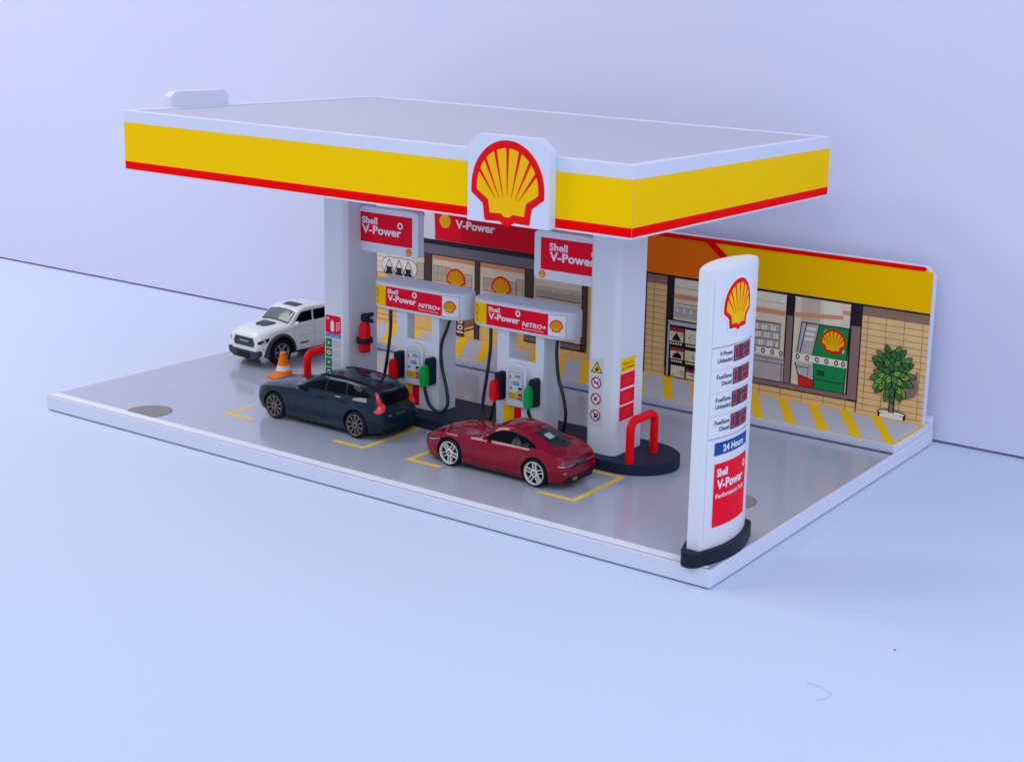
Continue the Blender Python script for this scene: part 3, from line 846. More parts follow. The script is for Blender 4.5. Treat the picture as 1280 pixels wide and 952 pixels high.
# ================================================================= GUARD RAILS
def guard_rail(x, label):
    mb = MB()
    y0, y1, zt, r = 7.62, 9.66, 3.15, .42
    pts = [(x, y0, IZ)]
    pts += [(x, y0, z) for z in (1.9, 2.4)]
    pts += [(x, y0 + r - r * math.cos(a), zt - r + r * math.sin(a)) for a in [PI / 2 * i / 7 for i in range(8)]]
    pts += [(x, y1 - r + r * math.sin(a), zt - r + r * math.cos(a)) for a in [PI / 2 * i / 7 for i in range(8)]]
    pts += [(x, y1, z) for z in (2.4, 1.9)] + [(x, y1, IZ)]
    mb.tube(pts, .195, "rail_red", n=16)
    return tag(mb.build("guard_rail"), label, "guard rail", "red hoop rails at the island ends")
guard_rail(-8.35, "red hoop rail in front of the column with red notices")
guard_rail(-27.62, "red hoop rail beside the column with the green safety notice")

# ================================================================= FIRE EXTINGUISHER
t = thing("fire_extinguisher", "red fire extinguisher with black valve clipped to the white column", "extinguisher", (-24.80, 8.75, 3.50))
mb = MB(); mb.lathe([(0, -.05), (.24, -.05), (.285, -.01), (.29, .10), (.29, 1.15), (.26, 1.34), (.17, 1.50), (.11, 1.56), (0, 1.56)], "ext_red", 28)
solid(mb, "cylinder", t)
mb = MB(); mb.lathe([(.295, .44), (.39, .44), (.41, .48), (.41, .66), (.39, .70), (.295, .70)], "black_plastic", 28)
mb.box(-.45, -.26, -.09, .09, .46, .68, "black_plastic"); mb.build("bracket", t)
mb = MB(); mb.lathe([(0, 1.52), (.13, 1.52), (.19, 1.60), (.20, 1.80), (.13, 1.92), (0, 1.92)], "black_plastic", 18)
for zz, dz in ((1.80, .13), (1.64, -.10)):
    mb.tube([(-.05, 0, zz), (.18, .06, zz + dz * .3), (.42, .14, zz + dz)], [.13, .13, .10], "black_plastic", n=8)
mb.build("valve_lever", t)

# ================================================================= PRICE TOTEM
t = thing("price_totem", "tall white price sign with scallop emblem and red digits on a black foot", "price sign", (-0.87, 2.15, BT))
yc, hl = 1.97, 1.82
def lens(g=0.0, gl=0.0, bul=.36, n=14):
    p = []
    for i in range(n + 1):
        s = -1 + 2 * i / n; p.append((-.87 + .26 + g + bul * (1 - s * s), yc + s * (hl + gl)))
    for i in range(n + 1):
        s = 1 - 2 * i / n; p.append((-.87 - .26 - g - bul * (1 - s * s), yc + s * (hl + gl)))
    return p
mb = MB(); rings = []
for z, g in ((1.30, 0), (11.82, 0), (11.93, -.02), (11.99, -.06), (12.02, -.12)):
    rings.append([(x, y, z) for x, y in lens(g, g)])
mb.rings(rings, "plastic_white", True)
rel(mb.build("pillar", sharp=.6), t)
fo = []
L = hl + .10
for i in range(15):
    s = -1 + 2 * i / 14; fo.append((-.87 + .42 + .42 * (1 - s * s), yc + s * L))
for i in range(1, 8): fo.append((-.87 + .42 * math.cos(PI * i / 8), yc + L + .42 * math.sin(PI * i / 8)))
for i in range(15):
    s = 1 - 2 * i / 14; fo.append((-.87 - .42 - .42 * (1 - s * s), yc + s * L))
for i in range(1, 8): fo.append((-.87 - .42 * math.cos(PI * i / 8), yc - L - .42 * math.sin(PI * i / 8)))
mb = MB(); mb.extrude(fo, lambda u, v, h: (u, v + .06, h), BT + .008, 1.34, "black_plastic")
rel(mb.build("foot", bevel=.09, seg=4), t)
face = lambda u, v, h: (-.87 + .26 + .36 * (1 - ((u - yc) / hl) ** 2) + h + .004, u, v)
d = Decal(face, step=.15)
d.rect(.30, 1.6, .32, 11.6, "print_pale", 0)
d.emblem(1.68, 10.60, 1.84, 1, halo="print_white", wide=.91)
for i, zz in enumerate((9.04, 8.18, 7.32, 6.45, 5.58)):
    d.rect(.34, zz, 3.15, zz + .03, "rule_grey" if i in (0, 4) else "print_pale", 1)
SEG = {'0': 'abcdef', '1': 'bc', '2': 'abged', '3': 'abgcd'}
def digit(ch, u, v, w, h, k):
    s = .045
    G = {'a': (0, h - s, w, h), 'd': (0, 0, w, s), 'g': (0, h / 2 - s / 2, w, h / 2 + s / 2), 'f': (0, h / 2, s, h), 'b': (w - s, h / 2, w, h), 'e': (0, 0, s, h / 2), 'c': (w - s, 0, w, h / 2)}
    for q in SEG[ch]:
        a = G[q]; d.rect(u + a[0], v + a[1], u + a[2], v + a[3], "led_red", k)
for i, (a, b) in enumerate((("V-Power", "Unleaded"), ("FuelSave", "Diesel"), ("FuelSave", "Unleaded"), ("FuelSave", "Diesel"))):
    z = 8.40 - i * .868
    d.rect(1.50, z, 2.88, z + .60, "led_back", 1)
    for ch, u in zip("0123", (1.56, 1.96, 2.22, 2.56)):
        digit(ch, u, z + .06, .24, .50, 2)
    d.rect(1.865, z + .07, 1.905, z + .11, "led_red", 2)
    d.text(a, 1.42, z + .32, .24, "text_dark", 1, bold=.012, align='r', width=.82 if a[0] == 'F' else .72)
    d.text(b, 1.42, z + .06, .24, "text_dark", 1, bold=.012, align='r', width=.82 if b[0] == 'U' else .56)
d.rect(.66, 4.93, 3.0, 5.42, "blue", 1)
d.text("24 Hours", 1.86, 5.04, .36, "print_white", 2, bold=.035, align='c', width=1.5)
d.rect(.70, 2.13, 3.10, 4.60, "red_sign", 1)
d.text("Shell", .84, 4.10, .40, "print_white", 2, bold=.035, width=.62)
d.text("V-Power", .86, 3.60, .50, "print_white", 2, bold=.036, space=1.04, width=1.85)
d.ring(2.80, 4.20, .06, .11, "print_white", 2, asp=1.4)
d.text("Performance Fuels", .82, 3.24, .26, "print_white", 2, bold=.012, width=2.05)
rel(d.build("price_print"), t)

# ================================================================= TRAFFIC CONE
t = thing("traffic_cone", "small orange traffic cone with a white band on the grey forecourt", "cone", (-31.45, 9.75, BT))
mb = MB(); mb.extrude(rrect(-.62, -.62, .62, .62, .12), lambda u, v, h: (u, v, h), .01, .10, "cone_orange"); mb.build("base_plate", t, bevel=.02)
mb = MB(); mb.lathe([(.60, .10), (.50, .20), (.40, .42), (.385, .45), (.30, .72, "cone_white"), (.155, 1.34), (.13, 1.40), (0, 1.42)], "cone_orange", 28)
mb.build("cone_body", t, merge=1e-4)

# ================================================================= LINT ON THE TABLE
mb = MB(); mb.tube(catmull([(6.2, -4.7, .02), (6.75, -4.75, .03), (7.2, -5.0, .03), (7.15, -5.35, .02), (6.98, -5.62, .02)], 6), .007, "lint", n=6)
tag(mb.build("lint_hair"), "thin curled grey hair lying on the white table", "hair")
mb = MB(); mb.lathe([(0, 0), (.05, .01), (.045, .03), (0, .05)], "rule_grey", 9, origin=(7.59, -.68, .002))
tag(mb.build("dust_speck", merge=1e-4), "tiny dark speck lying on the white table", "speck")

# ================================================================= CARS
def pchip(xs, ys, x):
    n = len(xs)
    if x <= xs[0]: return ys[0]
    if x >= xs[-1]: return ys[-1]
    d = [(ys[i + 1] - ys[i]) / (xs[i + 1] - xs[i]) for i in range(n - 1)]
    def slope(i):
        if i == 0: return d[0]
        if i == n - 1: return d[-1]
        a, b = d[i - 1], d[i]
        return 0 if a * b <= 0 else 2 * a * b / (a + b)
    i = max(j for j in range(n - 1) if xs[j] <= x)
    h = xs[i + 1] - xs[i]; t = (x - xs[i]) / h
    m0, m1 = slope(i) * h, slope(i + 1) * h
    return (2 * t ** 3 - 3 * t * t + 1) * ys[i] + (t ** 3 - 2 * t * t + t) * m0 + (-2 * t ** 3 + 3 * t * t) * ys[i + 1] + (t ** 3 - t * t) * m1

class Car:
    """a body lofted from cross-sections along x (nose towards -x, front axle at 0), ground at z = 0"""
    def __init__(self, st, step=.07, ledge=.11, crease=(2, 3, 6, 6, 3, 7, 4, 4)):
        xs = [s[0] for s in st]; L = xs[-1] - xs[0]; n = int(L / step)
        rings = []
        for i in range(n + 1):
            x = xs[0] + L * i / n
            # closer together at both ends, where the form turns fast
            zs, ws, wm, zm, wb, zb, wr, zr, zc = [pchip(xs, [s[k] for s in st], x) for k in range(1, 10)]
            LG = max(.02, min(ledge, (zr - zb) * .6))
            P = [(0, zs), (ws * .8, zs), (ws, zs + .05), (wm, zm), (wb, zb), (wb - LG * .76, zb + LG), (wr, zr), (wr * .55, zr + (zc - zr) * .72), (0, zc)]
            half = []
            Q = [Vector((-P[1][0], P[1][1]))] + [Vector(p) for p in P] + [Vector((-P[-2][0], P[-2][1]))]
            for k in range(1, len(Q) - 2):
                a, b, c, e = Q[k - 1], Q[k], Q[k + 1], Q[k + 2]
                d1 = max((c - b).length, 1e-6)
                m0 = (c - a) * .5; m1 = (e - b) * .5
                # keep tangents no longer than the chord so that corners stay tight
                if m0.length > d1: m0 *= d1 / m0.length
                if m1.length > d1: m1 *= d1 / m1.length
                if k - 1 == 4: m0 = m1 = c - b      # the shoulder crease stays a flat bevel
                nn = crease[k - 1]
                for j in range(nn):
                    t = j / nn
                    half.append((2 * t ** 3 - 3 * t * t + 1) * b + (t ** 3 - 2 * t * t + t) * m0 + (-2 * t ** 3 + 3 * t * t) * c + (t ** 3 - t * t) * m1)
            half.append(Q[-2])
            ring = [(x, -p.x, p.y) for p in half] + [(x, p.x, p.y) for p in reversed(half[1:-1])]
            rings.append(ring)
        self.rings = rings
        v = [p for r in rings for p in r]; m = len(rings[0]); f = []
        for i in range(len(rings) - 1):
            for j in range(m):
                a = i * m + j; b = i * m + (j + 1) % m
                f.append((a, a + m, b + m, b))
        f.append(tuple(range(m))); f.append(tuple(reversed(range(len(v) - m, len(v)))))
        self.v, self.f = v, f
        tri = []
        for q in f:
            for k in range(1, len(q) - 1): tri.append((q[0], q[k], q[k + 1]))
        self.bvh = BVHTree.FromPolygons([Vector(p) for p in v], tri)
    def body(self, parent, paint, arches, dark="trim_black"):
        import bmesh
        me = bpy.data.meshes.new("body"); me.from_pydata(self.v, [], self.f)
        me.materials.append(MATS[paint]); me.materials.append(MATS[dark])
        for p in me.polygons: p.use_smooth = len(p.vertices) == 4
        bm = bmesh.new(); bm.from_mesh(me); bmesh.ops.recalc_face_normals(bm, faces=bm.faces); bm.to_mesh(me); bm.free()
        o = bpy.data.objects.new("body", me); COL.objects.link(o); o.parent = parent
        cm = MB()
        for x, z, r, y0, y1 in arches:
            for s in (-1, 1):
                a, b = sorted((s * y0, s * y1))
                cm.lathe([(0, a), (r, a), (r, b), (0, b)], dark, 40, origin=(x, 0, z), axis='y', smooth=False)
        cut = cm.build("cutter", merge=1e-4); cut.parent = parent
        cme = cut.data
        bm = bmesh.new(); bm.from_mesh(cme); bmesh.ops.recalc_face_normals(bm, faces=bm.faces); bm.to_mesh(cme); bm.free()
        cme.materials.clear(); cme.materials.append(MATS[paint]); cme.materials.append(MATS[dark])
        for p in cme.polygons: p.material_index = 1
        md = o.modifiers.new("arch", 'BOOLEAN'); md.operation = 'DIFFERENCE'; md.object = cut; md.solver = 'EXACT'
        dg = bpy.context.evaluated_depsgraph_get(); dg.update()
        new = bpy.data.meshes.new_from_object(o.evaluated_get(dg))
        o.modifiers.clear(); old = o.data; o.data = new; new.name = "body"
        new.set_sharp_from_angle(angle=0.40)
        bpy.data.objects.remove(cut); bpy.data.meshes.remove(cme); bpy.data.meshes.remove(old)
        self.arch_ok = len(new.polygons)
        return o
    # ---- pieces that follow the body surface
    def frame(self, view):
        X, Y, Z = Vector((1, 0, 0)), Vector((0, 1, 0)), Vector((0, 0, 1))
        if view == 'left': return X, Z, Y, Vector((0, -9, 0))           # u = x, v = z seen from -y
        if view == 'right': return X, Z, -Y, Vector((0, 9, 0))
        if view == 'front': return Y, Z, X, Vector((-9, 0, 0))          # u = y, v = z
        if view == 'rear': return Y, Z, -X, Vector((19, 0, 0))
        if view == 'top': return X, Y, -Z, Vector((0, 0, 9))
        if view == 'rear_left':
            u = Vector((1, 1, 0)).normalized(); return u, Z, Vector((-1, 1, 0)).normalized(), Vector((1, -1, 0)) * 12
        if view == 'rear_right':
            u = Vector((-1, 1, 0)).normalized(); return u, Z, Vector((-1, -1, 0)).normalized(), Vector((1, 1, 0)) * 12
        if view == 'front_left':
            u = Vector((1, -1, 0)).normalized(); return u, Z, Vector((1, 1, 0)).normalized(), Vector((-1, -1, 0)) * 12
        if view == 'front_right':
            u = Vector((1, 1, 0)).normalized(); return u, Z, Vector((1, -1, 0)).normalized(), Vector((-1, 1, 0)) * 12
    def cast(self, view, u, v, off):
        U, V, D, O = self.frame(view)
        o = O + U * u + V * v
        loc, n, i, dist = self.bvh.ray_cast(o, D)
        if loc is None:
            # just past the outline: the nearest point of the body
            best = self.bvh.find_nearest(o + D * 9)
            loc, n = best[0], best[1]
        if n.dot(D) > 0: n = -n
        return loc + n * off
    def patch(self, mb, view, pts, m, off=.012, g=.10, wall=0.0):
        loop = []
        N = len(pts)
        for i in range(N):
            a, b = Vector(pts[i]), Vector(pts[(i + 1) % N])
            k = max(1, int(math.ceil((b - a).length / g)))
            for j in range(k): loop.append(a.lerp(b, j / k))
        xs = [p.x for p in loop]; ys = [p.y for p in loop]
        def inside(x, y):
            c = False; j = len(loop) - 1
            for i in range(len(loop)):
                a, b = loop[i], loop[j]
                if (a.y > y) != (b.y > y) and x < (b.x - a.x) * (y - a.y) / (b.y - a.y) + a.x: c = not c
                j = i
            return c
        extra = []
        x = min(xs) + g * .5
        while x < max(xs):
            y = min(ys) + g * .5
            while y < max(ys):
                if inside(x, y) and min((Vector((x, y)) - p).length for p in loop) > g * .45: extra.append(Vector((x, y)))
                y += g
            x += g
        r = delaunay_2d_cdt(loop + extra, [], [list(range(len(loop)))], 1, 1e-6)
        V3 = [self.cast(view, p.x, p.y, off) for p in r[0]]
        F = []
        U, V, D, O = self.frame(view)
        for f in r[2]:
            a, b, c = V3[f[0]], V3[f[1]], V3[f[2]]
            F.append(tuple(f) if (b - a).cross(c - a).dot(D) < 0 else tuple(reversed(f)))
        mb.add(V3, F, m, True)
        if wall:
            B = [self.cast(view, p.x, p.y, -.01) for p in loop]; T = [self.cast(view, p.x, p.y, off) for p in loop]; n = len(loop)
            mb.add(B + T, [(j, (j + 1) % n, (j + 1) % n + n, j + n) for j in range(n)], m)
    def strip(self, mb, view, pts, w, m, off=.008, g=.08):
        P = []
        for a, b in zip(pts[:-1], pts[1:]):
            a, b = Vector(a), Vector(b); k = max(1, int(math.ceil((b - a).length / g)))
            for j in range(k): P.append(a.lerp(b, j / k))
        P.append(Vector(pts[-1])); V3 = []
        for i, p in enumerate(P):
            t = (P[min(i + 1, len(P) - 1)] - P[max(0, i - 1)]).normalized(); n = Vector((-t.y, t.x)) * w / 2
            V3 += [self.cast(view, *(p - n), off), self.cast(view, *(p + n), off)]
        mb.add(V3, [(2 * i, 2 * i + 2, 2 * i + 3, 2 * i + 1) for i in range(len(P) - 1)], m, True)

def wheel(parent, x, y, z, r, rr, w, side, style, rim_m):
    """side -1: outer face towards -y"""
    mb = MB()
    o = -w / 2 * 1.0
    mb.lathe([(rr * .95, o + .03), (rr * 1.02, o), (r * .93, o + .01), (r * .985, o + .06), (r, o + .12), (r, -o - .12), (r * .985, -o - .06), (r * .93, -o - .01), (rr, -o), (0, -o)], "tyre", 40, axis='y')
    mb.lathe([(0, o + .20), (rr * .96, o + .16), (rr * .95, o + .03)], "trim_black", 40, axis='y')
    wh = mb.build("wheel", parent, loc=(x, y, z), rotz=0 if side < 0 else PI, merge=1e-4)
    m = MB()
    m.lathe([(rr * .97, o + .05), (rr * .985, o - .012), (rr * .95, o - .022), (rr * .92, o - .012), (rr * .90, o + .12)], rim_m, 40, axis='y')
    def spoke(a, r0, r1, w0, w1, off=0.0):
        ca, sa = math.cos(a), math.sin(a)
        pts = []
        for rad, ww in ((r0, w0), (r1, w1)):
            for s in (-1, 1):
                tx = off * (1 if rad == r0 else 1.0) + s * ww / 2
                pts.append((ca * rad - sa * tx, sa * rad + ca * tx))
        q = [pts[0], pts[2], pts[3], pts[1]]
        yo = [o + .03, o - .005, o - .005, o + .03]
        f = [(p[0], yy, p[1]) for p, yy in zip(q, yo)]; b = [(p[0], o + .14, p[1]) for p in q]
        m.add(f + b, [(0, 1, 2, 3), (4, 7, 6, 5), (0, 4, 5, 1), (1, 5, 6, 2), (2, 6, 7, 3), (3, 7, 4, 0)], rim_m)
    ph = .35 if x > 1 else 1.0
    if style == 'twin5':
        for i in range(5):
            a = ph + 2 * PI * i / 5
            spoke(a, rr * .22, rr * .92, rr * .06, rr * .06, rr * .14); spoke(a, rr * .22, rr * .92, rr * .06, rr * .06, -rr * .14)
        m.lathe([(0, o + .02), (rr * .16, o + .02), (rr * .2, o + .04), (rr * .2, o + .14)], "trim_black", 20, axis='y')
        m.lathe([(rr * .19, o + .05), (rr * .21, o + .0), (rr * .30, o + .01), (rr * .34, o + .05)], rim_m, 20, axis='y')
        m.lathe([(0, o - .0), (rr * .07, o + .0), (rr * .08, o + .03)], rim_m, 12, axis='y')
    elif style == 'ten':
        for i in range(10): spoke(ph + 2 * PI * i / 10, rr * .2, rr * .92, rr * .09, rr * .12)
        m.lathe([(rr * .13, o + .06), (rr * .15, o - .02), (rr * .27, o - .02), (rr * .32, o + .04)], rim_m, 20, axis='y')
        m.lathe([(0, o + .02), (rr * .14, o + .02)], "trim_black", 16, axis='y')
    else:
        for i in range(6):
            a = ph + 2 * PI * i / 6
            spoke(a, rr * .2, rr * .92, rr * .16, rr * .17)
        m.lathe([(0, o - .01), (rr * .2, o - .01), (rr * .3, o + .04)], rim_m, 20, axis='y')
    m.build("rim", wh, merge=1e-4)
    return wh

MIRROR = {'left': 'right', 'front_left': 'front_right', 'rear_left': 'rear_right'}
def on_side(view, far, pts):
    """the same outline on the near side, or mirrored on the far side"""
    if not far: return view, pts
    if view == 'left': return 'right', pts
    if view == 'rear_left': return 'rear_right', [(-u, v) for u, v in pts]
    if view == 'front_left': return 'front_right', pts
    return view, [(u, -v) for u, v in pts] if view == 'top' else [(-u, v) for u, v in pts]
def pair(car, parent, name, view, pieces):
    """one part on each side of the car; pieces of (outline, material, offset, grid, wall)"""
    out = []
    for far in (False, True):
        g = MB()
        for pts, m, *rest in pieces:
            off = rest[0] if rest else .012; gr = rest[1] if len(rest) > 1 else .1; wall = rest[2] if len(rest) > 2 else 0.0
            vw, q = on_side(view, far, pts)
            car.patch(g, vw, q, m, off, gr, wall)
        out.append(g.build(name, parent))
    return out
def absorb(body, mb):
    """lines pressed into the body stay in the body's own mesh"""
    import bmesh
    o = mb.build("lines"); base = len(body.data.materials)
    for m in o.data.materials: body.data.materials.append(m)
    for p in o.data.polygons: p.material_index += base
    bm = bmesh.new(); bm.from_mesh(body.data); bm.from_mesh(o.data); bm.to_mesh(body.data); bm.free()
    me = o.data; bpy.data.objects.remove(o); bpy.data.meshes.remove(me)
def sides(car, mb, pts, w, m, off=.008):
    car.strip(mb, 'left', pts, w, m, off); car.strip(mb, 'right', pts, w, m, off)

def arcpts(cx, cz, r, a0, a1, n=14):
    return [(cx + r * math.cos(a0 + (a1 - a0) * i / n), cz + r * math.sin(a0 + (a1 - a0) * i / n)) for i in range(n + 1)]

# ---------------------------------------------------------------- dark red coupe
def build_coupe():
    wb = 4.6
    t = thing("toy_car", "glossy dark red sports coupe with white wheels beside the fuel pump", "car", (-15.21, 4.98, BT + .008), 0, "die-cast toy cars on the forecourt")
    #     x     zs   ws   wm    zm   wb    zb    wr   zr    zc
    st = [(-1.70, .46, .55, .74, .66, .70, .86, .48, .96, 1.00),
          (-1.66, .38, .72, .92, .66, .86, .92, .58, 1.03, 1.07),
          (-1.50, .27, .95, 1.12, .66, 1.05, 1.04, .70, 1.17, 1.21),
          (-1.20, .23, 1.14, 1.29, .68, 1.19, 1.18, .80, 1.31, 1.35),
          (-.70, .21, 1.24, 1.40, .72, 1.29, 1.33, .84, 1.42, 1.46),
          (0.0, .21, 1.28, 1.43, .74, 1.31, 1.42, .84, 1.49, 1.54),
          (.80, .21, 1.28, 1.39, .72, 1.28, 1.43, .86, 1.54, 1.60),
          (1.25, .21, 1.28, 1.38, .70, 1.26, 1.44, .94, 1.58, 1.66),
          (1.80, .21, 1.28, 1.38, .70, 1.25, 1.45, .90, 1.88, 1.98),
          (2.40, .21, 1.28, 1.38, .70, 1.25, 1.47, .83, 2.14, 2.24),
          (3.00, .21, 1.28, 1.38, .70, 1.26, 1.49, .80, 2.21, 2.32),
          (3.60, .21, 1.29, 1.40, .74, 1.30, 1.52, .78, 2.15, 2.26),
          (4.30, .22, 1.30, 1.44, .78, 1.33, 1.54, .76, 1.96, 2.07),
          (4.90, .24, 1.29, 1.44, .80, 1.32, 1.53, .74, 1.74, 1.84),
          (5.34, .28, 1.26, 1.40, .82, 1.26, 1.47, .78, 1.57, 1.64),
          (5.70, .32, 1.18, 1.33, .84, 1.18, 1.40, .80, 1.47, 1.53),
          (5.90, .40, 1.08, 1.24, .86, 1.10, 1.32, .80, 1.41, 1.46),
          (6.01, .46, 1.00, 1.15, .88, 1.02, 1.22, .76, 1.31, 1.35)]
    c = Car(st)
    bd = c.body(t, "paint_red", [(0, .62, .70, .86, 2), (wb, .62, .70, .86, 2)])
    pair(c, t, "window_trim", 'left', [([(1.72, 1.56), (2.10, 1.86), (2.62, 2.05), (3.2, 2.07), (3.8, 1.98), (4.42, 1.76), (4.62, 1.66), (4.35, 1.62), (3.2, 1.58), (2.2, 1.55)], "trim_black", .006)])
    pair(c, t, "side_window", 'left', [([(1.80, 1.59), (2.14, 1.84), (2.63, 2.02), (3.2, 2.04), (3.42, 2.015), (3.42, 1.60), (2.6, 1.585)], "glass_dark", .014)])
    pair(c, t, "side_window", 'left', [([(3.48, 2.005), (3.8, 1.95), (4.38, 1.75), (4.52, 1.67), (4.2, 1.635), (3.48, 1.605)], "glass_dark", .014)])
    g = MB(); c.patch(g, 'top', [(1.38, -.93), (1.30, -.5), (1.27, 0), (1.30, .5), (1.38, .93), (2.22, .76), (2.28, .4), (2.30, 0), (2.28, -.4), (2.22, -.76)], "glass_smoke", .012); g.build("windshield", t)
    g = MB(); c.patch(g, 'top', [(4.02, -.58), (4.0, 0), (4.02, .58), (4.8, .62), (5.12, .56), (5.29, .36), (5.33, 0), (5.29, -.36), (5.12, -.56), (4.8, -.62)], "glass_smoke", .012)
    rw = g.build("rear_window", t)
    b = MB(); c.patch(b, 'top', [(4.35, -.40), (4.35, -.02), (4.70, -.02), (4.70, -.40)], "line_grey", .018, .08)
    b.build("window_sticker", rw); b = MB()
    for q in range(16):
        a0, a1 = 2 * PI * q / 16, 2 * PI * (q + 1) / 16
        c.patch(b, 'top', [(4.96 + .11 * math.cos(a0), .02 + .13 * math.sin(a0)), (4.96 + .18 * math.cos(a0), .02 + .22 * math.sin(a0)), (4.96 + .18 * math.cos(a1), .02 + .22 * math.sin(a1)), (4.96 + .11 * math.cos(a1), .02 + .13 * math.sin(a1))], "trim_black", .018, .2)
    b.build("window_badge", rw)
    # panel lines
    l = MB()
    sides(c, l, [(1.28, .42), (1.22, .9), (1.30, 1.42)], .022, "line_dark_red")
    sides(c, l, [(3.55, .40), (3.62, .9), (3.75, 1.30), (3.62, 1.54)], .022, "line_dark_red")
    sides(c, l, [(1.28, .42), (3.55, .40)], .02, "line_dark_red")
    sides(c, l, [(.8, 1.02), (1.2, 1.03), (1.6, 1.0)], .03, "line_dark_red")
    c.strip(l, 'top', [(-1.25, -.86), (-.4, -.98), (.6, -1.0), (1.22, -.98), (1.25, 0), (1.22, .98), (.6, 1.0), (-.4, .98), (-1.25, .86)], .022, "line_dark_red")
    c.strip(l, 'top', [(5.46, -1.0), (5.41, -.5), (5.40, 0), (5.41, .5), (5.46, 1.0)], .02, "line_dark_red")
    for s in (-1, 1): c.strip(l, 'top', [(-.6, s * .42), (.1, s * .55), (.75, s * .60)], .05, "line_dark_red")
    absorb(bd, l)
    # tail lamps, plate recess, lower valance
    pair(c, t, "taillight", 'rear_left', [([(3.28, 1.20), (3.43, 1.30), (4.03, 1.28), (4.35, 1.16), (4.35, 1.08), (4.03, 1.10), (3.53, 1.13)], "lamp_dark_red", .014)])
    for vw, s in (('rear_left', 1), ('rear_right', -1)):
        g = MB(); c.strip(g, vw, [(s * 3.15, 1.10), (s * 3.63, 1.08), (s * 4.03, 1.05), (s * 4.23, 1.07), (s * 4.35, 1.13)], .035, "silver_line", .02)
        g.build("tail_trim", t)
    g = MB(); c.patch(g, 'rear', [(-.52, .92), (-.48, 1.14), (.48, 1.14), (.52, .92)], "trim_black", .012); 
    c.patch(g, 'rear', [(-.40, .96), (-.38, 1.09), (.38, 1.09), (.40, .96)], "trim_charcoal", .02); g.build("number_plate", t)
    g = MB()
    g.extrude([(-.95, .62), (-1.05, .50), (-.9, .28), (.9, .28), (1.05, .50), (.95, .62), (.5, .54), (-.5, .54)], lambda u, v, h: (5.66 + h, u, v), 0.0, .38, "trim_black")
    dif = g.build("rear_diffuser", t, bevel=.04)
    for yy in (-.52, -.36):
        g = MB(); g.lathe([(.0, .36), (.05, .36), (.055, .45), (.075, .45), (.075, .3)], "chrome", 14, origin=(5.63, yy, .44), axis='x')
        g.build("tailpipe", t)
    pair(c, t, "reflector", 'rear_left', [([(3.35, .80), (3.45, .83), (3.56, .80), (3.45, .77)], "silver_line", .014)])
    # sill
    for vw in ('left', 'right'):
        g = MB(); c.strip(g, vw, [(.78, .36), (3.85, .36)], .09, "line_dark_red", .012); g.build("sill", t)
    # front lamps, grille, splitter
    hls = pair(c, t, "headlight", 'front_left', [([(-.10, 1.08), (.30, 1.16), (.62, 1.24), (.72, 1.20), (.36, 1.05), (.05, .98)], "trim_black", .014)])
    for vw, hl in zip(('front_left', 'front_right'), hls):
        g = MB(); c.strip(g, vw, [(-.02, 1.02), (.3, 1.08), (.55, 1.17)], .03, "chrome", .02); g.build("lamp_strip", hl)
    g = MB(); c.patch(g, 'front', [(-.50, .62), (-.45, .86), (.45, .86), (.50, .62), (.4, .52), (-.4, .52)], "trim_black", .012); g.build("grille", t)
    g = MB()
    g.extrude([(-1.72, -.55), (-1.45, -.98), (-1.0, -1.18), (-1.0, 1.18), (-1.45, .98), (-1.72, .55)], lambda u, v, h: (u, -v, h), .20, .36, "trim_black")
    g.build("front_splitter", t, bevel=.02)
    g = MB(); g.box(.6, 4.0, -1.2, 1.2, .16, .30, "trim_black"); g.build("underbody", t)
    # mirrors
    for s in (-1, 1):
        g = MB(); g.lathe([(0, -.12), (.08, -.10), (.11, 0), (.08, .10), (0, .12)], "paint_red", 14, axis='y')
        g.build("mirror", t, loc=(1.92, s * 1.32, 1.66), merge=1e-4)
    for x in (0, wb):
        for s in (-1, 1): wheel(t, x, s * 1.20, .62, .62, .515, .44, s, 'twin5', "rim_white")
build_coupe()

